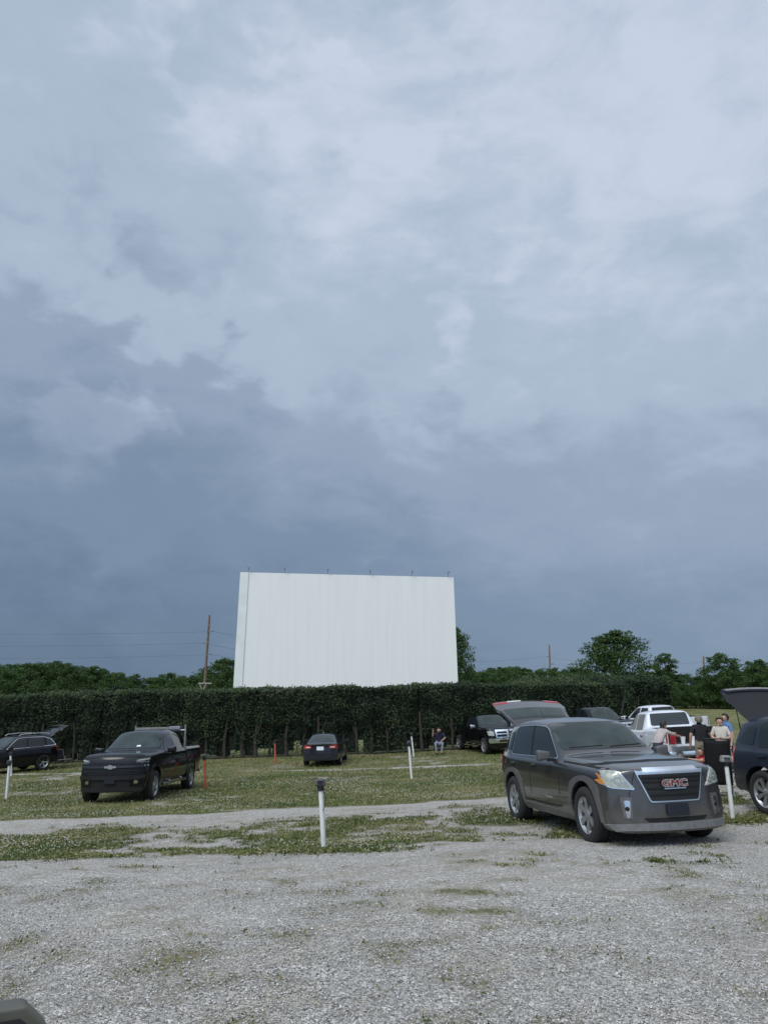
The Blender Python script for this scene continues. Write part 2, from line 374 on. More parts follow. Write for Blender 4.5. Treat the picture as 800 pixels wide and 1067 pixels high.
    L.new(col, B.inputs['Base Color']); B.inputs['Roughness'].default_value = 0.95; B.inputs['Specular IOR Level'].default_value = 0.15
    bp = N.new('ShaderNodeBump'); bp.inputs['Strength'].default_value = 0.9; bp.inputs['Distance'].default_value = 0.016
    L.new(vor.outputs['Distance'], bp.inputs['Height']); bp.invert = True
    L.new(bp.outputs[0], B.inputs['Normal'])
    o = np_mesh('ground', np.stack([X, Y, Z], -1).reshape(-1, 3), F, 4, m, smooth=True)
    att = o.data.attributes.new('grass', 'FLOAT', 'POINT'); att.data.foreach_set('value', mask.astype(np.float32).ravel())
    tag(o, kind='structure')
    o['label'] = 'pale grey gravel lot with bands of grass and clover'
build_ground()

def set_tint(o, vals):
    a = o.data.attributes.new('tint', 'FLOAT', 'FACE'); a.data.foreach_set('value', np.asarray(vals, np.float32))

def build_grass():
    # low grass and clover where the grass bands are; longer round the posts
    P = []
    def scatter(n, x0, x1, y0, y1, lo=0.5, k=1.0):
        c = 0; t = 0
        while c < n and t < n*6:
            t += 1
            x = random.uniform(x0, x1); y = random.uniform(y0, y1)
            if abs(x) > y*0.56+1.0: continue
            m = grass_mask(x, y)
            if m > lo+random.uniform(-.16, .22):
                P.append((x, y, k, m)); c += 1
    scatter(62000, -9.5, 9.5, 9.0, 17.5, 0.46, 0.8)
    scatter(62000, -17, 10, 15.5, 31, 0.5, 1.1)
    scatter(26000, -24, 16, 31, 42, 0.5, 1.5)
    scatter(4500, -6.5, 6.5, 3.8, 9.8, 0.40, 0.42)
    for cx, cy, r, n in ((POST1.x, POST1.y, .8, 5000), (POST2.x, POST2.y, .45, 2500)):
        for _ in range(n):
            a = random.uniform(0, 6.28); q = r*abs(random.gauss(0, .5)); P.append((cx+1.3*q*math.cos(a), cy+q*math.sin(a), 1.2, 1))
    P = np.array(P); n = len(P)
    x, y, k = P[:,0], P[:,1], P[:,2]; z = gz(x, y)+0.004
    a = rng.uniform(0, 2*np.pi, n); ln = rng.uniform(0.022, 0.06, n)*k; w = rng.uniform(0.007, 0.016, n)*(0.7+0.5*k)
    flat = rng.random(n) < 0.45                       # clover: nearly flat leaves
    hz = np.where(flat, 0.3, 1.0)*ln; out = np.where(flat, 0.9, 0.45)*ln; w = np.where(flat, w*1.7, w)
    dx, dy = np.cos(a), np.sin(a)
    base = np.stack([x, y, z+np.where(flat, 0.02*k, 0)], -1)
    A = base+np.stack([-dy*w, dx*w, 0*w], -1); Bv = base+np.stack([dy*w, -dx*w, 0*w], -1)
    C = base+np.stack([dx*out, dy*out, hz], -1)
    V = np.stack([A, Bv, C], 1).reshape(-1, 3)
    o = np_mesh('grass', V, np.arange(3*n), 3, M['grass_blade'])
    pn = np.array([fb(px, py, 0.7, 3, 2.0) for px, py in P[:, :2]])
    pl = np.array([fb(px, py, 0.22, 2, 9.0) for px, py in P[:, :2]])
    t = np.clip(0.38+0.42*pn+0.35*pl+rng.normal(0, .20, n), 0, 1); t[rng.random(n) < 0.08] = 1.0
    set_tint(o, t)
    tag(o, 'short grass and white clover growing over the gravel bands', 'grass', kind='stuff')
build_grass()

def build_clover():
    P = []
    while len(P) < 3600:
        y = 9+21*random.random()**1.2; x = random.uniform(-1, .6)*(y*0.56)
        if grass_mask(x, y) > .62 and fb(x, y, 0.40, 2, 12.0) > .10+random.uniform(-.2, .3): P.append((x, y))
    P = np.array(P); n = len(P); s = rng.uniform(.008, .014, n)*(1+(P[:,1]-10)*.02)
    octv = np.array([(1,0,0),(0,1,0),(-1,0,0),(0,-1,0),(0,0,1),(0,0,-1)], float)
    octf = np.array([(0,1,4),(1,2,4),(2,3,4),(3,0,4),(1,0,5),(2,1,5),(3,2,5),(0,3,5)])
    V = octv[None]*s[:,None,None]
    V[:,:,0] += P[:,0,None]; V[:,:,1] += P[:,1,None]; V[:,:,2] += (gz(P[:,0], P[:,1])+rng.uniform(.03,.07,n))[:,None]
    o = np_mesh('clover_flowers', V.reshape(-1,3), (octf[None]+6*np.arange(n)[:,None,None]).reshape(-1), 3, pmat('clover_white', (.42,.41,.34), .9))
    tag(o, 'white clover flowers dotted through the grass', 'clover', kind='stuff')
build_clover()

def build_stones():
    n = 95000; P = []
    while len(P) < n:
        y = 3.6+10.5*random.random()**1.25; x = random.uniform(-1, 1)*(y*0.56+0.6)
        if grass_mask(x, y) < 0.62: P.append((x, y))
    P = np.array(P); s = rng.uniform(0.0035, 0.0085, n)*(1+0.6*(rng.random(n) < .04))
    octv = np.array([(1,0,0),(0,1,0),(-1,0,0),(0,-1,0),(0,0,1),(0,0,-1)], float)
    octf = np.array([(0,1,4),(1,2,4),(2,3,4),(3,0,4),(1,0,5),(2,1,5),(3,2,5),(0,3,5)])
    th = rng.uniform(0, 6.28, n); c, si = np.cos(th), np.sin(th)
    jit = rng.uniform(0.6, 1.35, (n, 6, 1)); V = octv[None]*jit
    V[:,:,2] *= rng.uniform(.45, .9, (n,1)); V[:,:,0] += rng.uniform(-.3, .3, (n,6))
    vx = V[:,:,0]*c[:,None]-V[:,:,1]*si[:,None]; vy = V[:,:,0]*si[:,None]+V[:,:,1]*c[:,None]
    V = np.stack([vx, vy, V[:,:,2]], -1)*s[:,None,None]
    V[:,:,0] += P[:,0,None]; V[:,:,1] += P[:,1,None]; V[:,:,2] += (gz(P[:,0], P[:,1])+0.004)[:,None]
    F = (octf[None]+6*np.arange(n)[:,None,None]).reshape(-1)
    m, N, L, B = new_mat('limestone_chips'); at = N.new('ShaderNodeAttribute'); at.attribute_name = 'tint'
    r = N.new('ShaderNodeValToRGB'); L.new(at.outputs['Fac'], r.inputs[0]); r.color_ramp.elements[0].color = (0.12,0.12,0.12,1); r.color_ramp.elements[1].color = (0.72,0.70,0.66,1)
    L.new(r.outputs[0], B.inputs['Base Color']); B.inputs['Roughness'].default_value = 0.9
    o = np_mesh('gravel_chips', V.reshape(-1,3), F, 3, m)
    set_tint(o, np.repeat(np.clip(rng.normal(.48, .22, n), 0, 1), 8))
    tag(o, 'loose pale grey limestone chips lying over the gravel lot', 'gravel', kind='stuff')
build_stones()

# ------------------------------------------------------------------ cinema screen
def build_screen():
    a = at_dist(243.5, 716, 77.5); b = at_dist(477.5, 716, 80.5)
    d = (b-a); d.z = 0; W = d.length; d.normalize()
    root = empty('cinema_screen', ((a.x+b.x)/2, (a.y+b.y)/2, g(0, 79)), math.atan2(d.y, d.x))
    tag(root, 'big blank white outdoor cinema screen rising behind the hedge', 'cinema screen')
    zb = 1.9; top = EYE+12.75-g(0,79)
    lean = 0.5                                 # the top leans back a little
    m, N, L, B = new_mat('white_screen_panels')
    tc = N.new('ShaderNodeTexCoord'); sp = N.new('ShaderNodeSeparateXYZ'); L.new(tc.outputs['Object'], sp.inputs[0])
    w = N.new('ShaderNodeTexWave'); w.inputs['Scale'].default_value = 0.42; w.bands_direction = 'X'; w.wave_profile = 'SAW'; L.new(tc.outputs['Object'], w.inputs['Vector'])
    st = N.new('ShaderNodeTexNoise'); st.inputs['Scale'].default_value = 1.0; st.inputs['Detail'].default_value = 6
    mp = N.new('ShaderNodeMapping'); mp.inputs['Scale'].default_value = (3.0, 1, 0.12); L.new(tc.outputs['Object'], mp.inputs[0]); L.new(mp.outputs[0], st.inputs['Vector'])
    r = N.new('ShaderNodeValToRGB'); L.new(st.outputs['Fac'], r.inputs[0])
    r.color_ramp.elements[0].position = 0.3; r.color_ramp.elements[0].color = (0.755,0.745,0.715,1)
    r.color_ramp.elements[1].position = 0.6; r.color_ramp.elements[1].color = (0.785,0.775,0.745,1)
    r2 = N.new('ShaderNodeValToRGB'); L.new(w.outputs['Fac'], r2.inputs[0])
    r2.color_ramp.elements[0].position = 0.0; r2.color_ramp.elements[0].color = (0.992,)*3+(1,)
    r2.color_ramp.elements[1].position = 0.06; r2.color_ramp.elements[1].color = (1,1,1,1)
    mx = N.new('ShaderNodeMixRGB'); mx.blend_type = 'MULTIPLY'; mx.inputs[0].default_value = 1; L.new(r.outputs[0], mx.inputs[1]); L.new(r2.outputs[0], mx.inputs[2])
    L.new(mx.outputs[0], B.inputs['Base Color']); B.inputs['Roughness'].default_value = 0.7
    bm = bmesh.new(); hw = W/2
    # ribbed metal sheets: a real corrugated front
    n = 200; xs = [-hw+2*hw*i/n for i in range(n+1)]
    f0 = []; f1 = []
    for i, x in enumerate(xs):
        dy = -0.0015 if (i//2) % 2 else 0.0
        f0.append(bm.verts.new((x, dy, zb))); f1.append(bm.verts.new((x*0.988, dy+lean, top-0.004*(x+hw))))
    for i in range(n): bm.faces.new((f0[i], f0[i+1], f1[i+1], f1[i]))
    bm_obj('screen_face', bm, m, root)
    bm = bmesh.new()                            # back, edges
    k = 0.988; t2 = top-0.008*hw
    vs = [bm.verts.new(p) for p in ((-hw,0.02,zb),(hw,0.02,zb),(hw*k,lean+.02,t2),(-hw*k,lean+.02,top),(-hw,0.8,zb),(hw,0.8,zb),(hw*k,lean+.8,t2),(-hw*k,lean+.8,top))]
    for f in ((7,6,5,4),(0,4,5,1),(3,2,6,7),(0,3,7,4),(1,5,6,2)): bm.faces.new([vs[i] for i in f])
    bm_obj('screen_back', bm, pmat('screen_side', (0.55,0.56,0.52), 0.7, var=0.1, vscale=1.0), root)
    bm = bmesh.new()                            # yellowed trim panel along the left edge
    def q(x0, x1, y):
        a_ = [(x0, y, zb), (x1, y, zb), (x1*k, y+lean, top-.01), (x0*k, y+lean, top-.01)]
        b_ = [(p[0], p[1]+.04, p[2]) for p in a_]
        v = [bm.verts.new(p) for p in a_+b_]
        for f in ((0,1,2,3),(7,6,5,4),(0,4,5,1),(1,5,6,2),(2,6,7,3),(3,7,4,0)): bm.faces.new([v[i] for i in f])
    q(-hw-0.05, -hw+0.85, -0.09)
    bm_obj('edge_panel', bm, pmat('yellowed_white_sheet', (0.70,0.72,0.69), 0.7, var=0.06, vscale=0.8), root)
    for px in (0.035, 0.20, 0.40, 0.60, 0.80, 0.975):    # little lamp brackets along the top
        x = (-hw+2*hw*px)*k; z0 = top-0.004*(x+hw)
        bm = bmesh.new()
        add_tube(bm, (x, lean+.1, z0-.05), (x, lean+.1, z0+.45), 0.045)
        add_tube(bm, (x, lean+.1, z0+.42), (x, lean-.25, z0+.5), 0.035)
        add_box(bm, (x, lean-.3, z0+.5), (.22,.22,.14))
        bm_obj('lamp_bracket', bm, M['metal_grey'], root)
    for x in np.linspace(-hw+.6, hw-.6, 6):             # posts carrying it
        bm = bmesh.new(); add_box(bm, (x, 0.5, zb/2-.1), (.35,.35,zb+.3))
        bm_obj('support_post', bm, M['wood'], root)
build_screen()

# ------------------------------------------------------------------ foliage
def leaf_cards(P, size, dirs=None, asp=0.6, squash=1.0):
    n = len(P); P = np.asarray(P)
    nrm = rng.normal(size=(n,3)); nrm[:,2] = np.abs(nrm[:,2])*squash
    if dirs is not None: nrm = nrm*0.8+dirs
    nrm /= np.linalg.norm(nrm, axis=1)[:,None]
    t = np.cross(nrm, rng.normal(size=(n,3))); t /= np.linalg.norm(t, axis=1)[:,None]
    b = np.cross(nrm, t); s = size*rng.uniform(.55, 1.35, n)[:,None]
    V = np.stack([P-t*s, P-b*s*asp+t*s*.1, P+t*s, P+b*s*asp+t*s*.1], 1)
    return V.reshape(-1,3)

def hedge(name, pts, height, depth, label, dens=150, open_bottom=True, leaf=0.085, group=None, topj=0.12):
    root = empty(name, (0,0,0)); 
    tag(root, label, 'hedge', group)
    A = [Vector(p) for p in pts]
    segs = [(A[i], A[i+1]) for i in range(len(A)-1)]
    V = []; T = []
    cores = bmesh.new()
    for a, b in segs:
        L_ = (b-a).length; d = (b-a)/L_; nrm = Vector((d.y, -d.x, 0))        # toward the camera
        n = int(L_*(height+depth)*dens)
        s = rng.uniform(0, L_, n); 
        u = rng.uniform(0, height+depth, n)
        front = u < height
        h = np.where(front, u, height); q = np.where(front, 0, u-height)
        bx = a.x+d.x*s; by = a.y+d.y*s
        lump = np.array([fb(i, j, 0.8, 3, 4.0) for i, j in zip(s+a.x*3, h*1.2)])
        col_ = np.abs(np.sin(s*1.9+0.8*np.sin(s*.37)))                       # the separate shrubs in the row
        inn = q - 0.30*lump - 0.22*col_ + 0.16 + np.abs(rng.normal(0, .10, n))
        hh = h + np.where(front, 0, topj*1.6*lump+rng.normal(0, topj, n)) + 0.10*np.array([fb(i, 0, 0.35, 3, 8.0) for i in s+a.x])
        if open_bottom:
            gap = np.array([fb(i, j, 1.1, 2, 6.0) for i, j in zip(s+a.x, h*.6)])
            left = np.clip((-(bx)-0)/6, 0, 1)
            keep = (hh > 1.15+0.65*gap) | (rng.random(n) < (0.34-0.2*left)*(1-np.clip((0.4-hh), 0, .4)*1.8)) | (col_ > 0.86-0.1*gap)*(hh > 0.2)*(rng.random(n) < .6)
            s, h, inn, hh, bx, by, lump = [k[keep] for k in (s, h, inn, hh, bx, by, lump)]
        px = bx-nrm.x*inn; py = by-nrm.y*inn; pz = gz(px, py)+hh-np.clip(0.035*px, 0, .75)*np.clip(hh/height, 0, 1)
        P = np.stack([px, py, pz], -1)
        dr = np.tile(np.array([nrm.x, nrm.y, 0.5])*0.7, (len(P),1))
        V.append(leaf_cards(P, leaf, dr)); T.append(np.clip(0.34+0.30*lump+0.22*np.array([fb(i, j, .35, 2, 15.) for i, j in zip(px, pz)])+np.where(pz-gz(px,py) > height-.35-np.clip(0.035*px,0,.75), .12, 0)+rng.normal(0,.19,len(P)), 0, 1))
        # near-black core boxes close gaps and stand in for the hedge's inner shade
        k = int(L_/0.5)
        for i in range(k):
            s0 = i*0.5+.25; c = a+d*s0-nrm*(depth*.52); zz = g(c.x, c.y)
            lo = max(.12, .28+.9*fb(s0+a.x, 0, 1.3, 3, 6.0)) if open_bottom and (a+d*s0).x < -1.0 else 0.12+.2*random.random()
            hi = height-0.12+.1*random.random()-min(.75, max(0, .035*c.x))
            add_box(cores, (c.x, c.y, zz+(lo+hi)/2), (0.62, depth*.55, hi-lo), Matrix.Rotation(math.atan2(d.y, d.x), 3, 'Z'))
    V = np.concatenate(V); T = np.concatenate(T); n4 = len(V)//4
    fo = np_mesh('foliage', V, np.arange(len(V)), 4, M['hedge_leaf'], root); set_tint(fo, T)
    bm_obj('shade_core', cores, pmat('dark_shade_core', (0.010,0.014,0.008), 0.95, var=0.4, vscale=5, bump=1.0, bscale=12), root)
    # trunks
    cnt = 0
    for a, b in segs:
        L_ = (b-a).length; d = (b-a)/L_; nrm = Vector((d.y, -d.x, 0)); s0 = 0.4
        while s0 < L_ and cnt < 98:
            c = a+d*s0-nrm*(0.22+random.uniform(-.12,.12)); z0 = g(c.x, c.y)-.1
            bm = bmesh.new(); r = random.uniform(.06, .13)
            mid = (c.x+random.uniform(-.1,.1), c.y, z0+1.0)
            add_tube(bm, (c.x, c.y, z0), mid, r, r*.8, 7); add_tube(bm, mid, (c.x+random.uniform(-.25,.25), c.y, z0+2.2), r*.8, r*.5, 7)
            add_tube(bm, mid, (c.x+random.uniform(-.6,.6), c.y+random.uniform(-.4,.3), z0+2.0), r*.5, r*.25, 5)
            bm_obj('trunk', bm, M['bark'], root); cnt += 1; s0 += random.uniform(.62, 1.05)
    return root
hedge('hedge', [(-30.5, 41.0, 0), (-10, 41.2, 0), (5, 42.2, 0), (14.5, 44.5, 0)], 3.6, 1.7,
      'tall dark evergreen hedge running across below the white screen, bare trunks showing at its foot', 330, leaf=.058, topj=.07)
hedge('hedge', [(9.5, 49.5, 0), (19.8, 52, 0), (21.2, 58, 0)], 3.9, 3.0,
      'dark hedge block behind the white pickups, right of the screen', 200, open_bottom=False, leaf=0.08, topj=0.15)

def tree_proto(seed, H, Wd, leafn, leaf, mat, trunk_frac=0.25, lobes=16):
    rs = random.Random(seed); r2 = np.random.default_rng(seed)
    bmt = bmesh.new(); top = H*0.8
    add_tube(bmt, (0,0,-.3), (rs.uniform(-.2,.2), rs.uniform(-.2,.2), H*.5), H*.024, H*.014, 8)
    add_tube(bmt, (0,0,H*.48), (rs.uniform(-.3,.3), 0, top), H*.014, H*.004, 6)
    P = []; 
    cl = []
    for k in range(lobes):
        f = (k+.5)/lobes; z = H*(trunk_frac+(1-trunk_frac)*(f**0.9))*0.95
        prof = math.sin(math.pi*min(1, 0.18+0.80*f))**0.7
        a = k*2.399+rs.uniform(-.5,.5); rr = Wd/2*prof*rs.uniform(.35,.85)
        c = Vector((rr*math.cos(a), rr*math.sin(a), z)); cl.append((c, Wd*rs.uniform(.14,.24)*(0.6+0.5*prof)))
        add_tube(bmt, (0,0,max(H*.15, z*.6)), c, H*.008, H*.003, 5)
    for c, r in cl:
        m = leafn//lobes; sub = 9
        for _ in range(sub):
            dv = r2.normal(size=3); dv /= np.linalg.norm(dv); cc = np.array(c)+dv*r*np.array([1.15,1.15,.7])*r2.uniform(.3,1)
            q = r2.normal(size=(m//sub, 3)); q /= np.linalg.norm(q,axis=1)[:,None]
            P.append(cc+q*(r*.48)*r2.uniform(.2,1,(m//sub,1))**.5*np.array([1,1,.65]))
    P = np.concatenate(P)
    V = leaf_cards(P, leaf)
    me_o = np_mesh('crown', V, np.arange(len(V)), 4, mat); 
    h = (P[:,2]/H); set_tint(me_o, np.clip(r2.normal(.45,.22,len(P))+.15*(np.sin(P[:,0]*2.1)*np.cos(P[:,1]*1.7+P[:,2])), 0, 1))
    tr = bm_obj('trunk', bmt, M['bark'], None)
    return me_o.data, tr.data, (me_o, tr), H
PROT = []
for sd_, H, Wd, nl, lf, mt, tf, lb in ((1,10,7.5,11000,.14,'tree_leaf',.12,22),(2,10,9,13000,.14,'tree_leaf_dark',.10,26),(3,10,6,9000,.14,'tree_leaf',.1,20),
                               (4,10,8.5,11000,.14,'tree_leaf_dark',.12,22),(5,10,11,13000,.15,'tree_leaf',.06,24),(6,10,8,15000,.13,'tree_leaf_dark',.16,32)):
    PROT.append(tree_proto(sd_, H, Wd, nl, lf, M[mt], tf, lb))
for p in PROT:
    for o in p[2]: bpy.data.objects.remove(o)
def tree(name, pos, H, k, label, group=None, wide=1.0, rz=None):
    root = empty(name, pos, random.uniform(0, 6.28) if rz is None else rz); s = H/10.0; root.scale = (s*wide, s*wide, s)
    tag(root, label, 'tree', group)
    mesh_obj('crown', PROT[k][0], root); mesh_obj('trunk', PROT[k][1], root)
    return root
def tree_at(px, ytop, Y, k, label, group=None, wide=1.0, name='tree'):
    t = at_dist(px, ytop, Y); z0 = g(t.x, Y)
    return tree(name, (t.x, Y, z0), (t.z-z0)/0.97, k, label, group, wide)
# single trees that stand out
tree_at(473, 656, 95, 5, 'dark leafy tree half hidden behind the right edge of the screen', wide=.62)
tree_at(236, 687, 100, 1, 'round dark tree touching the left edge of the screen', wide=1.1)
tree_at(638, 659, 100, 5, 'tallest round leafy tree on the skyline right of the screen', wide=1.25)
tree_at(691, 682, 105, 2, 'smaller round tree right of the tallest skyline tree', wide=1.0)
tree_at(752, 683, 98, 3, 'broad leafy tree on the skyline beside the far right utility pole', wide=1.2)
tree_at(789, 688, 100, 0, 'leafy tree at the far right edge of the skyline', wide=1.1)
# belts
def belt(x0, x1, tops, Y0, Y1, step, label, group, ks):
    x = x0
    while x < x1:
        top = np.interp(x, [t[0] for t in tops], [t[1] for t in tops])+random.uniform(-2.5, 3.0)
        tree_at(x, top, random.uniform(Y0, Y1), random.choice(ks), label, group, random.uniform(1.0, 1.5))
        x += random.uniform(.7, 1.3)*step
belt(-60, 250, [(-60,697),(60,693),(110,697),(140,706),(210,701),(250,700)], 125, 165, 13, 'one of the trees in the wood beyond the hedge left of the screen', 'trees in the wood left of the screen', (0,1,2,3,4))
belt(482, 620, [(480,701),(520,697),(600,697),(620,695)], 125, 160, 11, 'one of the trees in the wood between the screen and the tallest tree', 'trees in the wood right of the screen', (0,1,3,4))
belt(655, 880, [(650,704),(690,700),(720,705),(800,697),(880,690)], 104, 116, 12, 'one of the trees in the wood edging the field at right', 'trees edging the field at right', (0,1,3,4))
belt(655, 880, [(650,714),(740,712),(880,706)], 99, 103, 11, 'low bushy tree along the edge of the field at right', 'bushy trees edging the field at right', (1,3,4))
belt(600, 700, [(600,703),(700,706)], 88, 96, 12, 'low bushy tree above the hedge block behind the white pickups', 'bushy trees above the hedge block', (1,3,4))

# ------------------------------------------------------------------ utility poles and wires
def utility_pole(px_b, px_t, ytop, Y, label, arms, lean_px=0):
    t = at_dist(px_t, ytop, Y); b = at_dist(px_b, 716, Y); z0 = g(b.x, Y)
    root = empty('utility_pole', (b.x, Y, z0)); tag(root, label, 'utility pole')
    bm = bmesh.new(); topv = (t.x-b.x, 0, t.z-z0); add_tube(bm, (-(t.x-b.x)*.25, 0, -.3), topv, .21, .13, 10)
    bm_obj('pole', bm, M['wood'], root)
    tips = []
    for yy, sgn in arms:
        q = at_dist(px_b+(px_t-px_b)*(716-yy)/(716-ytop), yy, Y); lx = q.x-b.x; lz = q.z-z0
        bm = bmesh.new(); add_tube(bm, (lx, -.1, lz-.1), (lx+sgn*.55, -.1, lz+.12), .07, .05, 6); add_tube(bm, (lx+sgn*.55, -.1, lz+.12), (lx+sgn*.75, -.1, lz-.02), .09, .06, 8)
        bm_obj('insulator', bm, M['metal_grey'], root); tips.append(Vector((b.x+lx+sgn*.75, Y-.1, z0+lz-.02)))
    return root, tips
p1, t1 = utility_pole(213, 218.5, 641, 95, 'tall brown wooden utility pole left of the screen', [(658,1),(670,-1),(682,1)])
bm = bmesh.new(); q = at_dist(213, 712, 95); lz = q.z-p1.location.z
add_box(bm, (0.1, -.2, lz), (1.7,.14,.18)); add_tube(bm, (-.55,-.2,lz-.1), (-.1,-.2,lz-1.0), .07, n=6); add_tube(bm, (.3,-.2,lz-.1), (-.1,-.2,lz-1.0), .07, n=6)
bm_obj('crossarm', bm, M['wood_pale'], p1)
p2, t2 = utility_pole(573, 572, 672, 150, 'wooden utility pole standing in the trees right of the screen', [(684,-1),(692,1),(700,-1)])
p3, t3 = utility_pole(733, 732.5, 684, 135, 'distant utility pole among the trees at far right', [(690,-1),(697,1)])
def wire(a, b, sag, label, r=.015):
    cu = bpy.data.curves.new('wire', 'CURVE'); cu.dimensions = '3D'; cu.bevel_depth = r; cu.bevel_resolution = 1
    sp = cu.splines.new('POLY'); sp.points.add(20)
    for i in range(21):
        t = i/20; p = a.lerp(b, t); p.z -= sag*4*t*(1-t); sp.points[i].co = (*p, 1)
    tmp = bpy.data.objects.new('tmp', cu); COL.objects.link(tmp)
    dg = bpy.context.evaluated_depsgraph_get(); me = bpy.data.meshes.new_from_object(tmp.evaluated_get(dg)); bpy.data.objects.remove(tmp)
    me.materials.append(M['wire']); o = mesh_obj('power_line', me); tag(o, label, 'wire', 'power lines on the poles'); return o
nm = ('top', 'middle', 'lowest')
for i, a in enumerate(t1):
    far = Vector((-95, 80+i*0.5, a.z+0.3)); wire(far, a, 0.9, nm[i]+' power line running left from the tall brown pole')
    wire(a, t2[i], 2.2, nm[i]+' power line from the tall brown pole passing behind the screen')
    wire(t2[i], Vector((t3[min(i,1)].x, t3[0].y, t3[min(i,1)].z-.3*i)), 1.0, nm[i]+' power line between the two right hand poles')
# ------------------------------------------------------------------ vehicles
def curve(k, x):
    xs = [p[0] for p in k][::-1]; vs = [p[1] for p in k][::-1]
    return float(np.interp(x, xs, vs))
class Car: pass
def loft_body(S, mats):
    """closed, smooth car shell from longitudinal curves; x forward, y left, z up; origin on the ground under the front axle"""
    bm = bmesh.new(); rings = []
    for x in S['x']:
        c = {k: curve(S[k], x) for k in ('zb','wb','zm','wm','zs','ws','wt','zc','cr','dr')}
        zt = c['zc']-c['cr']; wt = c['wt']; ws = c['ws']; zs = c['zs']
        half = [(0,c['zb']),(.6*c['wb'],c['zb']),(c['wb']-.06,c['zb']),(c['wb'],c['zb']+.05),(c['wm'],c['zm']),(ws+.012,zs-.09),(ws,zs-.015),(ws-.045,zs+.02),
                (wt+.03,zt-c['dr']),(wt-.07,zt),(.55*wt,c['zc']-c['cr']*.3),(0,c['zc'])]
        ring = [bm.verts.new((x, y, z)) for y, z in half] + [bm.verts.new((x, -y, z)) for y, z in half[-2:0:-1]]
        rings.append(ring)
    n = len(rings[0])
    for A, B in zip(rings[:-1], rings[1:]):
        for k in range(n): bm.faces.new((A[k], A[(k+1) % n], B[(k+1) % n], B[k]))
    for ring, x, flip in ((rings[0], S['x'][0], False), (rings[-1], S['x'][-1], True)):
        rows = []
        for i in range(2, 10):
            Lv, Rv = ring[i], ring[n-i]
            if i == 2: cols = [ring[2], ring[1], ring[0], ring[n-1], ring[n-2]]
            elif i == 9: cols = [ring[9], ring[10], ring[11], ring[n-10], ring[n-9]]
            else:
                y = Lv.co.y; z = Lv.co.z
                cols = [Lv]+[bm.verts.new((x, y*f, z)) for f in (.6, 0, -.6)]+[Rv]
            rows.append(cols)
        for a, b in zip(rows[:-1], rows[1:]):
            for k in range(4):
                v = (a[k], a[k+1], b[k+1], b[k]); bm.faces.new(v[::-1] if flip else v)
    x0, x1 = S['x'][0], S['x'][-1]
    for v in bm.verts:
        x, y, z = v.co; w = curve(S['wm'], x)
        fw = max(0, min(1, (x-(x0-S['fl']))/S['fl'])); rw = max(0, min(1, ((x1+S['rl'])-x)/S['rl']))
        v.co.x += fw*(-S['bow_f']*abs(y/w)**2.6 + np.interp(z, *zip(*S['fx']))) + rw*(S['bow_r']*abs(y/w)**3 + np.interp(z, *zip(*S['rx'])))
    bmesh.ops.recalc_face_normals(bm, faces=bm.faces)
    me = bpy.data.meshes.new('body'); bm.to_mesh(me); bm.free()
    for m in mats: me.materials.append(m)
    o = mesh_obj('body', me)
    sub = o.modifiers.new('s', 'SUBSURF'); sub.levels = 2; sub.render_levels = 2
    dg = bpy.context.evaluated_depsgraph_get(); me2 = bpy.data.meshes.new_from_object(o.evaluated_get(dg)); o.modifiers.clear(); o.data = me2
    bmt = bmesh.new(); bmt.from_mesh(me2); bvh = BVHTree.FromBMesh(bmt); bmt.free()
    return o, bvh
def cut(o, bm, mats):
    me = bpy.data.meshes.new('cut'); 
    for f in bm.faces: f.material_index = 1
    bmesh.ops.recalc_face_normals(bm, faces=bm.faces)
    bm.to_mesh(me); bm.free()
    for m in mats: me.materials.append(m)
    c = bpy.data.objects.new('cut', me); COL.objects.link(c)
    b = o.modifiers.new('b', 'BOOLEAN'); b.operation = 'DIFFERENCE'; b.object = c; b.solver = 'EXACT'
    dg = bpy.context.evaluated_depsgraph_get(); me2 = bpy.data.meshes.new_from_object(o.evaluated_get(dg)); o.modifiers.clear(); o.data = me2
    bpy.data.objects.remove(c)
    return o
def dens(pts, res):
    out = []
    for i, a in enumerate(pts):
        b = pts[(i+1) % len(pts)]; n = max(1, int(math.hypot(b[0]-a[0], b[1]-a[1])/res))
        out += [(a[0]+(b[0]-a[0])*k/n, a[1]+(b[1]-a[1])*k/n) for k in range(n)]
    return out
def rnd(pts, r=.03, n=3):
    """round the corners of an outline"""
    out = []
    for i, p in enumerate(pts):
        a = Vector(pts[i-1]); p = Vector(p); b = Vector(pts[(i+1) % len(pts)])
        la = (a-p).length; lb = (b-p).length; q = min(r, la*.45, lb*.45); s = p+(a-p)/la*q; e = p+(b-p)/lb*q
        for k in range(n+1):
            t = k/n; v = s*(1-t)**2+p*2*t*(1-t)+e*t*t; out.append((v.x, v.y))
    return out
def inside(p, poly):
    c = False; j = len(poly)-1
    for i in range(len(poly)):
        if (poly[i][1] > p[1]) != (poly[j][1] > p[1]) and p[0] < (poly[j][0]-poly[i][0])*(p[1]-poly[i][1])/(poly[j][1]-poly[i][1])+poly[i][0]: c = not c
        j = i
    return c
AX = {'F': (lambda a, b: Vector((9, a, b)), Vector((-1,0,0))), 'R': (lambda a, b: Vector((-12, a, b)), Vector((1,0,0))),
      'L': (lambda a, b: Vector((a, 5, b)), Vector((0,-1,0))), 'D': (lambda a, b: Vector((a, -5, b)), Vector((0,1,0))),
      'T': (lambda a, b: Vector((a, b, 5)), Vector((0,0,-1)))}
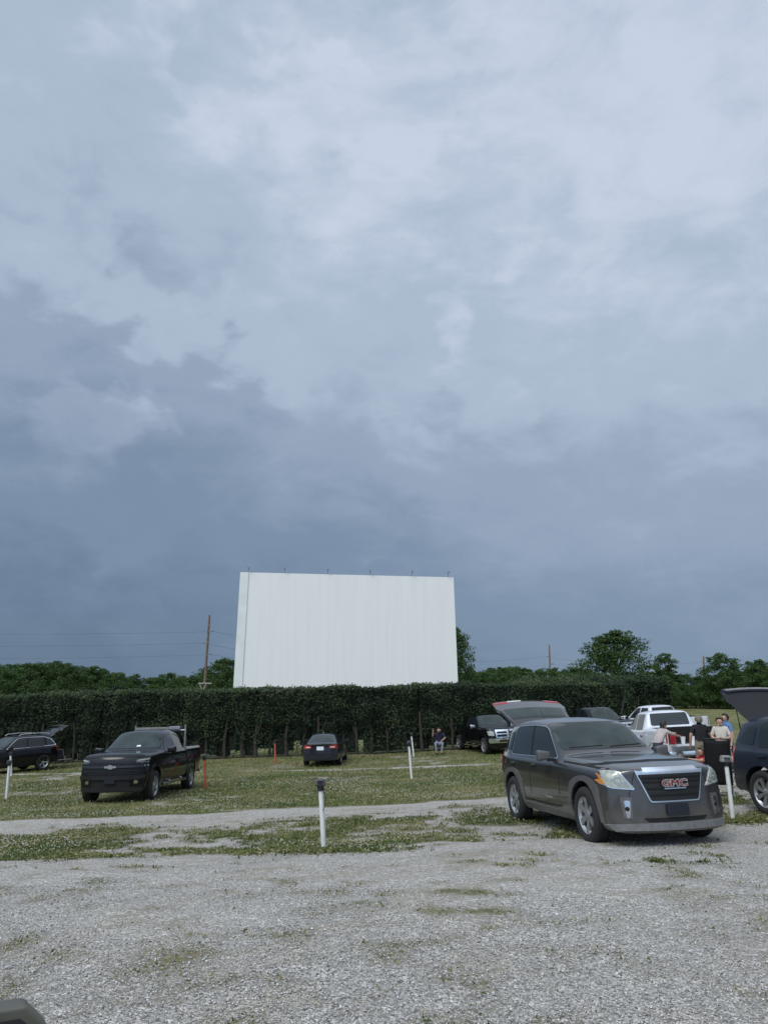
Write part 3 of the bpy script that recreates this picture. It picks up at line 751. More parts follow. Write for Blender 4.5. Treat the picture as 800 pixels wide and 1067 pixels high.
def conform(name, pts, ax, car, mat, off=.004, th=.012, res=.07, parent=None, lim=None):
    """a thin solid part that follows the bodywork, outlined in side / front / rear / top view"""
    org, d = AX[ax]; lp = dens(pts, res); n0 = len(lp)
    xs = [p[0] for p in pts]; ys = [p[1] for p in pts]; P = list(lp)
    x = min(xs)+res/2
    while x < max(xs):
        y = min(ys)+res/2
        while y < max(ys):
            if inside((x, y), lp) and min((x-q[0])**2+(y-q[1])**2 for q in lp) > (res*.45)**2: P.append((x, y))
            y += res
        x += res
    vs, es, fs, ov, oe, of = delaunay_2d_cdt([Vector(p) for p in P], [(i, (i+1) % n0) for i in range(n0)], [list(range(n0))], 1, 1e-5)
    bm = bmesh.new(); top = []; bot = []
    for v in vs:
        hit, nr, _, _ = car.bvh.ray_cast(org(v.x, v.y), d)
        if hit is None or (lim is not None and hit.x < lim): top.append(None); bot.append(None); continue
        if nr.dot(d) > 0: nr = -nr
        top.append(bm.verts.new(hit+nr*off)); bot.append(bm.verts.new(hit-nr*th))
    cnt = {}
    good = [f for f in fs if all(top[i] for i in f)]
    for f in good:
        for i in range(3):
            e = (f[i], f[(i+1) % 3]); cnt[e] = cnt.get(e, 0)+1
    for f in good:
        bm.faces.new([top[i] for i in f]); bm.faces.new([bot[i] for i in reversed(f)])
    for (a, b) in list(cnt):
        if (b, a) not in cnt: 
            try: bm.faces.new((top[b], top[a], bot[a], bot[b]))
            except ValueError: pass
    bmesh.ops.delete(bm, geom=[v for v in bm.verts if not v.link_faces], context='VERTS')
    bmesh.ops.recalc_face_normals(bm, faces=bm.faces)
    return bm_obj(name, bm, mat, parent or car.root, smooth=True, sharp=40)
def strip(pts, w):
    """open polyline -> thin outline"""
    L_, R_ = [], []
    for i, p in enumerate(pts):
        a = Vector(pts[max(0, i-1)]); b = Vector(pts[min(len(pts)-1, i+1)]); t = (b-a).normalized(); n = Vector((-t.y, t.x))*w/2
        L_.append((p[0]+n.x, p[1]+n.y)); R_.append((p[0]-n.x, p[1]-n.y))
    return L_+R_[::-1]
def both(name, pts, car, mat, **k):
    o = conform(name, pts, 'L', car, mat, **k); p = k.get('parent')
    return o, conform(name, pts, 'D', car, mat, **k)
def mir(pts): return [(-a, b) for a, b in pts]

def wheel(car, x, side, w, style, r, wide=.235, rim=None):
    """rim with spokes, tyre as its child"""
    rr = rim or r*.64; bm = bmesh.new(); hw = wide/2
    add_lathe(bm, [(rr,-hw*.95),(rr-.02,-hw*.9),(rr-.035,hw*.3),(rr-.035,hw*.55),(rr-.012,hw*.82),(rr,hw*.90)], 36)
    add_lathe(bm, [(.001,hw*.05),(rr-.03,hw*.0)], 36, mi=1)                       # dark drum behind the spokes
    ns = style
    for k in range(ns):
        a = 2*math.pi*(k+.5)/ns
        for dd in ((-.07, .07) if ns in (5, 7) else (0,)):
            w0 = .022 if dd else .034
            M3 = Matrix.Rotation(-(a+dd), 3, 'Y')
            i0 = M3 @ Vector((rr*.18, hw*.62, 0)); i1 = M3 @ Vector((rr-.02, hw*.80, 0))
            t = (M3 @ Vector((0,0,1)))
            v = []
            for p, ww, dp in ((i0, w0*1.0, .05), (i1, w0*1.25, .035)):
                v += [bm.verts.new(p-t*ww), bm.verts.new(p+t*ww), bm.verts.new(p+t*ww*.9-Vector((0,dp,0))), bm.verts.new(p-t*ww*.9-Vector((0,dp,0)))]
            for f in ((0,1,5,4),(1,2,6,5),(2,3,7,6),(3,0,4,7),(3,2,1,0),(4,5,6,7)): bm.faces.new([v[i] for i in f])
    add_lathe(bm, [(.001,hw*.80),(rr*.16,hw*.78),(rr*.27,hw*.66),(rr*.27,hw*.3)], 24)
    for k in range(5):
        a = 2*math.pi*k/5; add_tube(bm, (rr*.2*math.cos(a), hw*.70, rr*.2*math.sin(a)), (rr*.2*math.cos(a), hw*.76, rr*.2*math.sin(a)), .008, n=6, mi=1)
    bmesh.ops.recalc_face_normals(bm, faces=bm.faces)
    o = bm_obj('wheel', bm, [M['alloy'], M['trim_black']], car.root, smooth=True, sharp=35)
    o.location = (x, side*w, r); o.rotation_euler = (0,0,0 if side > 0 else math.pi)
    bm = bmesh.new()
    add_lathe(bm, [(rr-.005,-hw*.9),(rr+.02,-hw*1.02),((r+rr)/2,-hw*1.08),(r-.03,-hw*.98),(r-.008,-hw*.8),(r,-hw*.5),(r,-.02),(r-.01,-.015),(r-.01,.015),(r,.02),(r,hw*.5),(r-.008,hw*.8),(r-.03,hw*.98),((r+rr)/2,hw*1.08),(rr+.02,hw*1.02),(rr-.005,hw*.9)], 48)
    bmesh.ops.recalc_face_normals(bm, faces=bm.faces)
    bm_obj('tyre', bm, M['rubber'], o, smooth=True, sharp=50)
    return o
def mirror_part(car, x, y, z, side, mat, s=1.0, cap=None):
    bm = bmesh.new()
    add_box(bm, (x, side*(y+.13*s), z+.03), (.11*s,.21*s,.16*s)); bevel(bm, .035*s, 3)
    for v in bm.verts:                     # taper towards the door
        if side*v.co.y < y+.1*s: v.co.z = z+.02+(v.co.z-z-.02)*.75
    add_box(bm, (x, side*(y+.005), z-.035*s), (.07*s,.10*s,.05*s), mi=1)
    o = bm_obj('side_mirror', bm, [cap or mat, M['black_plastic']], car.root, smooth=True, sharp=45)
    bm = bmesh.new(); add_box(bm, (x-.056*s, side*(y+.13*s), z+.03), (.006,.17*s,.12*s)); bm_obj('mirror_glass', bm, M['glass'], o)
    return o
def place(car, X, Y, az, dz=0.0, wb=2.8, tr=.8, sc=(1,1,1)):
    """stand the car on the terrain under its four wheels; az = heading, degrees clockwise from +Y"""
    a = R(az); h = Vector((math.sin(a), math.cos(a), 0)); l = Vector((-math.cos(a), math.sin(a), 0)); f = Vector((X, Y, 0)); r = f-h*wb
    z = lambda p: g(p.x, p.y)
    zf = (z(f+l*tr)+z(f-l*tr))/2; zr = (z(r+l*tr)+z(r-l*tr))/2
    hx = (f+Vector((0,0,zf)))-(r+Vector((0,0,zr))); hx.normalize()
    zl = (z(f+l*tr)+z(r+l*tr))/2; zd = (z(f-l*tr)+z(r-l*tr))/2
    ly = l*2*tr+Vector((0,0,zl-zd)); ly.normalize(); up = hx.cross(ly).normalized(); ly = up.cross(hx)
    Mx = Matrix((hx, ly, up)).transposed().to_4x4(); Mx.translation = Vector((X, Y, zf+dz-.012))
    car.root.matrix_world = Mx @ Matrix.Diagonal((*sc, 1))
def text_mesh(s, size, extr, fat=.02):
    cu = bpy.data.curves.new('t', 'FONT'); cu.body = s; cu.size = size; cu.extrude = extr; cu.align_x = 'CENTER'; cu.align_y = 'CENTER'; cu.offset = size*fat
    o = bpy.data.objects.new('t', cu); COL.objects.link(o); dg = bpy.context.evaluated_depsgraph_get()
    me = bpy.data.meshes.new_from_object(o.evaluated_get(dg)); bpy.data.objects.remove(o); return me
FRONT = Matrix(((0,0,1),(1,0,0),(0,1,0)))

def hx(car, ax, a, b):
    org, d = AX[ax]; h = car.bvh.ray_cast(org(a, b), d)[0]; return h

SUV = dict(x=[.92,.84,.66,.40,.10,-.30,-.62,-.74,-.82,-1.05,-1.40,-1.52,-1.66,-2.2,-2.8,-3.2,-3.45,-3.62,-3.74,-3.80],
    zb=[(.92,.20),(.4,.20),(-.4,.24),(-2.6,.24),(-3.2,.30),(-3.8,.36)],
    wb=[(.92,.80),(.6,.86),(-3.4,.86),(-3.8,.80)],
    zm=[(.92,.52),(-3.8,.62)],
    wm=[(.92,.86),(.7,.90),(.3,.925),(-3.3,.925),(-3.8,.86)],
    zs=[(.92,.90),(.7,.94),(.3,.97),(-.7,1.02),(-2.9,1.07),(-3.8,1.10)],
    ws=[(.92,.80),(.7,.85),(.3,.87),(-.7,.885),(-3.2,.885),(-3.8,.80)],
    wt=[(.92,.60),(.6,.64),(-.62,.76),(-.82,.77),(-1.45,.695),(-1.6,.70),(-2.6,.71),(-3.4,.67),(-3.8,.62)],
    zc=[(.92,.985),(.84,1.01),(.66,1.04),(.1,1.095),(-.62,1.14),(-.76,1.15),(-.84,1.175),(-1.40,1.575),(-1.52,1.625),(-1.7,1.66),(-2.2,1.70),(-2.8,1.69),(-3.45,1.645),(-3.8,1.60)],
    cr=[(.92,.02),(-.7,.03),(-.84,.03),(-1.5,.035),(-3.8,.04)],
    dr=[(.92,.004),(-.74,.01),(-.84,.03),(-1.4,.07),(-3.8,.08)],
    fl=.62, rl=.75, bow_f=.26, bow_r=.16, fx=[(0,-.06),(.22,-.02),(.45,0),(.6,-.02),(.95,-.06),(1.02,-.12),(1.2,-.14)],
    rx=[(0,.05),(.5,0),(.75,.01),(1.1,.06),(1.6,.30),(1.8,.34)])

def suv(paint, label, opts):
    car = Car(); car.root = empty('parked_suv'); tag(car.root, label, 'suv', opts.get('group')); WB = opts.get('wb', 2.857)
    S = dict(SUV)
    car.body, car.bvh = loft_body(S, [paint, M['trim_black']]); body = car.body; body.parent = car.root
    r = .37; bm = bmesh.new()
    for x in (0, -WB):
        for s in (-1, 1): add_tube(bm, (x, s*.58, r+.02), (x, s*1.2, r+.02), r+.055, n=40)
    cut(body, bm, [paint, M['trim_black']])
    if opts.get('open'):
        bm = bmesh.new(); add_box(bm, (-3.3, 0, 1.0), (1.9, 1.32, 0.94)); cut(body, bm, [paint, M['interior']])
    body.data.polygons.foreach_set('use_smooth', [True]*len(body.data.polygons)); body.data.set_sharp_from_angle(angle=R(38))
    for x in (0, -WB):
        for s in (-1, 1): wheel(car, x, s, .80, opts.get('spokes', 6), r, .235, opts.get('rim', .235))
    G = M['glass']
    # arches and sills in matt cladding
    for x in (0, -WB):
        o = []; i = []
        for k in range(19):
            a = math.pi*(k/18)*1.10-.05*math.pi; q = 1/max(abs(math.cos(a)), abs(math.sin(a)))**.35
            o.append((x+(r+.135)*q*math.cos(a), r+.02+(r+.125)*q*math.sin(a))); i.append((x+(r+.056)*math.cos(a), r+.02+(r+.056)*math.sin(a)))
        both('arch_trim', o+i[::-1], car, opts.get('clad', paint), off=.022, th=.02, res=.06)
    both('sill', rnd([(-.46,.26),(-.46,.36),(-2.40,.38),(-2.40,.28)], .02), car, opts.get('clad', paint), off=.02, th=.02)
    # windows
    trim = opts.get('trim')
    wins = [('side_window', rnd([(-1.00,1.10),(-1.50,1.485),(-1.62,1.53),(-1.98,1.555),(-1.96,1.11)], .03)),
            ('side_window', rnd([(-2.03,1.11),(-2.05,1.555),(-2.72,1.55),(-2.86,1.50),(-2.90,1.13)], .05)),
            ('side_window', rnd([(-3.02,1.16),(-2.97,1.48),(-3.22,1.46),(-3.48,1.20)] if opts.get('quarter', 1) else [(-3.05,1.18),(-3.0,1.44),(-3.3,1.34)], .03))]
    if trim:
        both('window_surround', rnd([(-.93,1.075),(-1.47,1.51),(-1.62,1.56),(-2.05,1.585),(-2.74,1.578),(-2.91,1.52),(-2.96,1.10)], .05) if trim == 1 else
             rnd([(-.93,1.075),(-1.47,1.51),(-1.62,1.56),(-2.05,1.585),(-2.90,1.57),(-3.30,1.45),(-3.56,1.14)], .05), car, M['chrome'], off=.004)
        both('window_rubber', rnd([(-.97,1.09),(-1.49,1.50),(-1.62,1.545),(-2.05,1.57),(-2.73,1.563),(-2.89,1.51),(-2.94,1.115)], .05) if trim == 1 else
             rnd([(-.97,1.09),(-1.49,1.50),(-1.62,1.545),(-2.05,1.57),(-2.90,1.55),(-3.25,1.44),(-3.49,1.16)], .05), car, M['trim_black'], off=.0065)
    for nm_, p in wins: both(nm_, p, car, G, off=.009)
    conform('windscreen', rnd([(-.755,1.20),(.755,1.20),(.735,1.35),(.655,1.60),(-.655,1.60),(-.735,1.35)], .07), 'F', car, M['screen_glass'], off=.005, res=.06)
    # seams and handles
    for pl in ([(-.86,.40),(-.82,.60),(-.83,1.04)], [(-1.985,.40),(-1.99,1.07)], [(-2.99,1.10),(-3.0,1.0),(-2.80,.86),(-2.42,.78),(-2.36,.42)], [(-.83,.41),(-2.36,.42)], [(.52,.98),(.0,1.015),(-.7,1.045)]):
        both('door_seam', strip(pl, .021), car, M['trim_black'], off=.003, th=.01, res=.15)
    for x in (-1.80, -2.76):
        for s in (-1, 1):
            h = hx(car, 'L' if s > 0 else 'D', x, .97); bm = bmesh.new(); add_box(bm, (x, h.y+s*.022, .975), (.19,.028,.034)); bevel(bm, .011, 2)
            bm_obj('door_handle', bm, opts.get('handle', paint), car.root, smooth=True, sharp=40)
    for s in (-1, 1): mirror_part(car, -1.05, .90, 1.10, s, opts.get('mirror', paint))
    bm = bmesh.new(); add_tube(bm, (-3.15,-.05,1.66), (-3.36,-.05,1.86), .008, .004, 6); bm_obj('antenna', bm, M['black_plastic'], car.root)
    if opts.get('rails'):
        for s in (-1, 1):
            bm = bmesh.new(); P_ = [(-1.65, 1.665), (-1.8, 1.725), (-2.4, 1.755), (-3.0, 1.735), (-3.25, 1.67)]
            for a, b in zip(P_[:-1], P_[1:]): add_tube(bm, (a[0], s*.60, a[1]), (b[0], s*.60, b[1]), .018, n=8)
            bm_obj('roof_rail', bm, M['chrome'], car.root, smooth=True, sharp=50)
    # tail lights
    for s, ax in ((1,'L'), (-1,'D')):
        conform('tail_light', rnd([(-3.50,1.12),(-3.60,.80),(-3.76,.80),(-3.74,1.12)], .03), ax, car, M['red_lens'], off=.008)
    conform('rear_bumper', rnd([(-.78,.36),(.78,.36),(.80,.60),(-.80,.60)], .04), 'R', car, opts.get('clad', paint), off=.02)
    if not opts.get('open'):
        conform('rear_window', rnd([(-.58,1.15),(.58,1.15),(.52,1.52),(-.52,1.52)], .06), 'R', car, G, off=.006)
    else:
        hatch(car, paint, opts)
    (opts.get('front') or plain_front)(car, paint)
    return car
def hatch(car, paint, opts):
    """tailgate raised on its hinge at the back of the roof"""
    ang = R(opts.get('hatch', 27)); hinge = Vector((-3.42, 0, 1.64)); hd = empty('tailgate'); COL.objects.unlink(hd)
    prof = [(0,.0,.58),(.10,.035,.62),(.50,.05,.68),(.62,.03,.74),(.95,-.02,.72),(1.10,-.09,.66),(1.14,-.16,.60)]     # along, out, half width
    def pt(s, o, y, dn=0.0):
        s = s*opts.get('hlen', 1); lx = -s; crown = -.05*(y/.7)**2
        return Vector((hinge.x+lx*math.cos(ang)-(o+crown-dn)*math.sin(ang)*1.0, y, hinge.z+s*math.sin(ang)+(o+crown-dn)*math.cos(ang)))
    def sheet(name, ss, yf, off, th, mat, parent):
        bm = bmesh.new(); g1 = []; g2 = []
        for s in ss:
            o = np.interp(s, [p[0] for p in prof], [p[1] for p in prof]); w = np.interp(s, [p[0] for p in prof], [p[2] for p in prof])
            y0, y1 = yf
            ys = [w*(y0+(y1-y0)*k/10) for k in range(11)]
            g1.append([bm.verts.new(pt(s, o+off, y)) for y in ys]); g2.append([bm.verts.new(pt(s, o+off-th, y)) for y in ys])
        n = len(ss)
        for i in range(n-1):
            for k in range(10):
                bm.faces.new((g1[i][k], g1[i][k+1], g1[i+1][k+1], g1[i+1][k])); f = bm.faces.new((g2[i][k+1], g2[i][k], g2[i+1][k], g2[i+1][k+1])); f.material_index = 1
            for k in (0, 10): bm.faces.new((g1[i][k], g1[i+1][k], g2[i+1][k], g2[i][k]))
        for i in (0, n-1):
            for k in range(10): bm.faces.new((g1[i][k], g1[i][k+1], g2[i][k+1], g2[i][k]))
        bmesh.ops.recalc_face_normals(bm, faces=bm.faces)
        return bm_obj(name, bm, mat, parent, smooth=True, sharp=50)
    t = sheet('tailgate', [0,.05,.1,.2,.3,.4,.5,.56,.62,.7,.8,.9,.95,1.0,1.05,1.10,1.14], (-1,1), 0, .07, [opts.get('gpaint', paint), M['black_plastic']], car.root)
    sheet('rear_window', [.09,.2,.3,.4,.5], (-.90,.90), .006, .03, [opts.get('hglass', M['screen_glass']), M['glass']], t)
    if opts.get('hlamps'):
        sheet('tail_light', [.86,.92,.98,1.06], (-.98,-.55), .012, .03, [M['red_lens'], M['red_lens']], t)
        sheet('tail_light', [.86,.92,.98,1.06], (.55,.98), .012, .03, [M['red_lens'], M['red_lens']], t)
        sheet('reversing_strip', [.95,1.0,1.07], (-.54,-.12), .012, .03, [M['white_plastic'], M['white_plastic']], t)
        sheet('handle_recess', [.93,1.0,1.07], (-.11,.54), .012, .03, [M['trim_black'], M['trim_black']], t)
    else:
        sheet('edge_trim', [1.04,1.08,1.12,1.145], (-.97,.97), .010, .03, [M['speaker_pale'], M['trim_black']], t)
    for s in (-1, 1):
        bm = bmesh.new(); a = Vector((-3.50, s*.63, 1.25)); b = pt(.45, -.05, s*.62); add_tube(bm, a, a.lerp(b, .5), .014, n=8); add_tube(bm, a.lerp(b, .5), b, .009, n=8)
        bm_obj('gas_strut', bm, M['black_plastic'], car.root)
def plain_front(car, paint):
    conform('grille', rnd([(-.48,.66),(.48,.66),(.52,.90),(-.52,.90)], .05), 'F', car, M['black_plastic'], off=.006)
    for s in (1, -1):
        p = [(.86*s,.96),(.58*s,.93),(.55*s,.78),(.82*s,.82)]
        conform('headlight', rnd(p if s > 0 else p[::-1], .03), 'F', car, M['lamp_clear'], off=.008, lim=.2)
    conform('lower_intake', rnd([(-.55,.30),(.55,.30),(.52,.46),(-.52,.46)], .04), 'F', car, M['trim_black'], off=.006)

def grey_front(car, paint):
    C = M['chrome']; gr = conform('grille', rnd([(-.51,1.005),(.51,1.005),(.49,.93),(.355,.568),(-.355,.568),(-.49,.93)], .03), 'F', car, C, off=.020, th=.03, res=.025, lim=.77)
    conform('grille_mesh', rnd([(-.468,.91),(.468,.91),(.340,.585),(-.340,.585)], .025), 'F', car, M['black_plastic'], off=.026, th=.01, res=.05, parent=gr)
    for z in (.66, .74, .82, .87):
        w = .335+(.455-.335)*(z-.592)/(.925-.592)-.01
        conform('grille_bar', [(-w,z-.009),(w,z-.009),(w,z+.009),(-w,z+.009)], 'F', car, M['trim_black'], off=.040, th=.01, res=.06, parent=gr)
    # lettering
    x = hx(car, 'F', 0, .80).x+.05
    for s, m, e, dx in ((.135, C, .006, 0), (.135, M['red_text'], .004, .010)):
        me = text_mesh('GMC', s, e, .075 if m is C else .0); me.materials.append(m)
        o = mesh_obj('badge_outline' if m is C else 'badge', me, gr); o.matrix_local = Matrix.Translation((x+dx, 0, .795)) @ FRONT.to_4x4() @ Matrix.Diagonal((1.25, .85, 1, 1))
    bm = bmesh.new(); add_box(bm, (x-.008, 0, .795), (.008, .36, .12)); bevel(bm, .003, 1)
    bm2 = bm; bm_obj('badge_backing', bm2, M['black_plastic'], gr)
    conform('badge_bar', [(-.155,.722),(.155,.722),(.155,.735),(-.155,.735)], 'F', car, C, off=.052, th=.01, parent=gr)
    for s in (1, -1):
        def q(p): p = [(a*s, b) for a, b in p]; return p if s > 0 else p[::-1]
        h = conform('headlight', rnd(q([(.905,.975),(.68,.962),(.62,.87),(.515,.725),(.80,.75),(.885,.81)]), .035), 'F', car, M['chrome'], off=.006, th=.03, res=.035, lim=.38)
        conform('headlight_lens', rnd(q([(.895,.962),(.685,.95),(.63,.866),(.535,.738),(.80,.764),(.875,.82)]), .03), 'F', car, M['lamp_clear'], off=.013, th=.01, res=.035, parent=h, lim=.40)
        conform('indicator_lens', rnd(q([(.893,.95),(.858,.945),(.838,.785),(.87,.81)]), .015), 'F', car, M['amber'], off=.017, th=.01, res=.02, parent=h, lim=.36)
        for (y, z, rad) in ((.715,.84,.048), (.625,.80,.034)):
            p = [(y*s+rad*math.cos(a), z+rad*math.sin(a)) for a in np.linspace(0, 2*math.pi, 20, endpoint=False)]
            conform('bulb_reflector', p, 'F', car, M['alloy'], off=.017, th=.01, res=.03, parent=h)
            p = [(y*s+rad*.55*math.cos(a), z+rad*.55*math.sin(a)) for a in np.linspace(0, 2*math.pi, 16, endpoint=False)]
            conform('bulb', p, 'F', car, M['lamp_clear'], off=.021, th=.01, res=.03, parent=h)
        conform('fog_recess', rnd(q([(.72,.64),(.58,.64),(.60,.37),(.70,.39)]), .02), 'F', car, M['clad_grey'], off=.006, th=.02, res=.04)
        f = conform('fog_lamp', rnd(q([(.685,.60),(.605,.60),(.625,.40),(.665,.385)]), .02), 'F', car, C, off=.014, th=.02, res=.03)
        conform('fog_lamp_bulb', [(.65*s+.028*math.cos(a), .50+.028*math.sin(a)) for a in np.linspace(0, 6.28, 12, endpoint=False)], 'F', car, M['trim_black'], off=.018, res=.03, parent=f)
    conform('lower_intake', rnd([(-.40,.335),(.40,.335),(.47,.385),(-.47,.385)], .02), 'F', car, M['trim_black'], off=.005, th=.02)
    conform('bumper_lip', rnd([(-.84,.165),(.84,.165),(.86,.315),(.40,.325),(-.40,.325),(-.86,.315)], .03), 'F', car, pmat('scuffed_pale_bumper_plastic', (.16,.16,.158), .6, var=.2, vscale=14), off=.03, th=.03, res=.05)
    p = conform('number_plate', rnd([(-.155,.405),(.155,.405),(.155,.545),(-.155,.545)], .015), 'F', car, M['plate_blue'], off=.035, th=.01)
    for pl in ([(-.50,.94),(-.60,.68),(-.62,.36)], [(.50,.94),(.60,.68),(.62,.36)]):
        conform('bumper_seam', strip(pl, .010), 'F', car, M['trim_black'], off=.002, th=.01, res=.1)
    conform('bonnet_seam', strip([(-.84,1.02),(-.60,1.05),(0,1.062),(.60,1.05),(.84,1.02)], .020), 'F', car, M['trim_black'], off=.002, th=.01, res=.06)
    for y in (-.62, .06):
        bm = bmesh.new()
        for a, b in zip([0, .25, .5], [.25, .5, .62]):
            f = lambda t: (hx(car, 'F', y+t*.9, 1.225+.03*t)+Vector((.012,0,0)))
            add_tube(bm, f(a), f(b), .009, n=6)
        bm_obj('wiper', bm, M['trim_black'], car.root)
    for s, ax in ((1,'L'), (-1,'D')):       # long chevrons in the hood are left to the shell; small badge on the front door
        conform('door_badge', rnd([(-1.15,.50),(-1.50,.535),(-1.15,.525)], .005), ax, car, M['chrome'], off=.006, res=.05)

gmc = suv(M['paint_grey'], 'grey metallic SUV with raised tailgate and big chrome framed grille, nearest car on the gravel',
    dict(open=1, clad=M['clad_grey'], trim=1, spokes=6, hatch=27, hlamps=1, front=grey_front, mirror=M['clad_grey'], rim=.245))
place(gmc, 3.86, 11.55, 169.8, dz=-.01, wb=2.857, sc=(1.05, 1.02, 1.06))

right_suv = suv(M['paint_navy'], 'dark navy SUV with raised tailgate at the right edge, beside the folding chair',
    dict(open=1, spokes=7, hatch=50, hlen=.72, rim=.25, hglass=M['glass_dull'], gpaint=M['hatch_paint']))
place(right_suv, 8.25, 11.0, 165, wb=2.857)

left_suv = suv(M['paint_black'], 'black SUV with silver window line and raised tailgate at the left edge by the hedge',
    dict(open=1, trim=2, spokes=5, hatch=30, hlen=.9, rim=.25, rails=1, hglass=M['glass']))
place(left_suv, -18.9, 35.6, 213, wb=2.857)

# ---- pickups
def pickup_spec(rail=1.36, hood=1.30, roof=1.90, L=(.96, -2.55, -4.95), wmax=1.0):
    f, c, b = L
    return dict(x=[f,f-.06,f-.2,.45,.1,-.35,-.55,-.64,-.74,-1.0,-1.28,-1.40,-1.55,-2.0,c+.28,c+.16,c+.04,c-.02,c-.09,c-.14,-3.2,-3.9,b+.4,b+.08,b],
    zb=[(f,.30),(.4,.36),(-.4,.40),(b+1,.42),(b,.48)],
    wb=[(f,.88),(.5,.93),(b+.2,.93),(b,.90)], zm=[(f,.72),(b,.80)],
    wm=[(f,.93),(.7,.98),(.4,wmax),(b+.2,wmax),(b,.97)],
    zs=[(f,hood-.10),(.4,hood-.06),(-.6,hood-.04),(c,hood-.03),(c-.1,rail-.06),(b,rail-.05)],
    ws=[(f,.88),(.5,.93),(-.6,.945),(c,.95),(c-.1,.965),(b,.95)],
    wt=[(f,.72),(.4,.76),(-.6,.80),(-.74,.80),(-1.35,.69),(-1.6,.70),(c+.2,.70),(c+.04,.70),(c-.09,.86),(b,.86)],
    zc=[(f,hood-.09),(f-.06,hood-.03),(f-.2,hood),(-.55,hood+.05),(-.64,hood+.06),(-.74,hood+.10),(-1.28,roof-.10),(-1.40,roof-.04),(-1.6,roof),(-2.0,roof+.02),(c+.28,roof-.01),(c+.16,roof-.04),(c+.04,rail+.10),(c-.02,rail+.02),(c-.09,rail),(b,rail)],
    cr=[(f,.02),(-.6,.03),(-1.5,.035),(c+.2,.035),(c-.05,.004),(b,.004)],
    dr=[(f,.004),(-.6,.01),(-.74,.03),(-1.3,.08),(c+.16,.08),(c-.05,.01),(b,.01)],
    fl=.55, rl=.3, bow_f=.27, bow_r=.02, fx=[(0,-.14),(.4,-.03),(.58,.02),(.74,.0),(.80,-.06),(1.12,-.05),(1.2,-.10),(1.4,-.16)], rx=[(0,0),(2,0)])
def pickup(paint, label, opts):
    car = Car(); car.root = empty('parked_pickup_truck'); tag(car.root, label, 'pickup truck', opts.get('group'))
    c, b = opts.get('cab', -2.55), opts.get('end', -4.95); WB = opts.get('wb', 3.74); S = pickup_spec(L=(.96, c, b), roof=opts.get('roof', 1.88))
    car.body, car.bvh = loft_body(S, [paint, M['trim_black']]); body = car.body; body.parent = car.root; r = .405
    mm = [paint, M['trim_black']]
    bm = bmesh.new()
    for x in (0, -WB):
        for s in (-1, 1): add_tube(bm, (x, s*.66, r+.03), (x, s*1.3, r+.03), r+.075, n=40)
    cut(body, bm, mm)
    bm = bmesh.new(); back = b-.3 if opts.get('gate_down') else b+.07
    add_box(bm, ((c-.16+back)/2, 0, 1.36), (abs(c-.16-back), 1.62, 1.0)); cut(body, bm, mm)
    body.data.polygons.foreach_set('use_smooth', [True]*len(body.data.polygons)); body.data.set_sharp_from_angle(angle=R(38))
    for x in (0, -WB):
        for s in (-1, 1): wheel(car, x, s, .86, opts.get('spokes', 6), r, .26, .265)
    G = M['glass']; top = S['zc'][8][1]-.01; zs = 1.26
    rf = opts.get('roof', 1.88); wt_ = rf-.115
    if opts.get('double'):
        fr = -2.0
        ws_ = [[(-.92,zs+.04),(-1.38,wt_-.06),(-1.52,wt_),(-1.86,wt_+.01),(-1.84,zs+.03)], [(-1.93,zs+.03),(-1.94,wt_+.01),(c+.34,wt_),(c+.25,zs+.03)]]
    for p in ws_ if opts.get('double') else [[(-.92,zs+.04),(-1.38,wt_-.06),(-1.52,wt_),(-1.80,wt_+.01),(-1.78,zs+.03)], [(-1.87,zs+.03),(-1.88,wt_+.01),(c+.32,wt_),(c+.24,zs+.03)]]:
        both('side_window', rnd(p, .04), car, G, off=.006)
    conform('windscreen', rnd([(-.78,1.39),(.78,1.39),(.73,1.6),(.64,rf-.07),(-.64,rf-.07),(-.73,1.6)], .06), 'F', car, opts.get('wscreen', M['screen_glass']), off=.005, res=.06)
    conform('rear_window', rnd([(-.66,1.42),(.66,1.42),(.62,rf-.10),(-.62,rf-.10)], .07), 'R', car, G, off=.012, th=.03, res=.06)
    for pl in ([(-.80,.55),(-.78,1.22)], [(-1.84,.50),(-1.85,1.24)], [(c+.12,1.24),(c+.14,.9),(c+.10,.52)], [(c-.03,1.32),(c-.03,.46)], [(-.80,.52),(c+.10,.50)], [(.5,1.19),(-.72,1.25)]):
        both('door_seam', strip(pl, .018), car, M['trim_black'], off=.002, th=.01, res=.15)
    for x in (-1.68, c+.26):
        for s in (-1, 1):
            h = hx(car, 'L' if s > 0 else 'D', x, 1.10); bm = bmesh.new(); add_box(bm, (x, h.y+s*.022, 1.10), (.2,.03,.04)); bevel(bm, .012, 2)
            bm_obj('door_handle', bm, opts.get('handle', paint), car.root, smooth=True, sharp=40)
    for s in (-1, 1): mirror_part(car, -.98, .96, 1.30, s, paint, 1.2, opts.get('mirror'))
    for s, ax in ((1,'L'), (-1,'D')):
        conform('tail_light', rnd([(b+.02,1.30),(b+.02,.92),(b+.10,.92),(b+.10,1.30)], .01), ax, car, M['red_lens'], off=.008)
        bm = bmesh.new(); add_tube(bm, (-.55, s*1.0, .40), (c+.1, s*1.0, .40), .045, n=8)
        for x in (-.7, -1.5, c+.3): add_tube(bm, (x, s*1.0, .40), (x, s*.8, .50), .02, n=6)
        bm_obj('running_board', bm, opts.get('steps', M['chrome']), car.root)
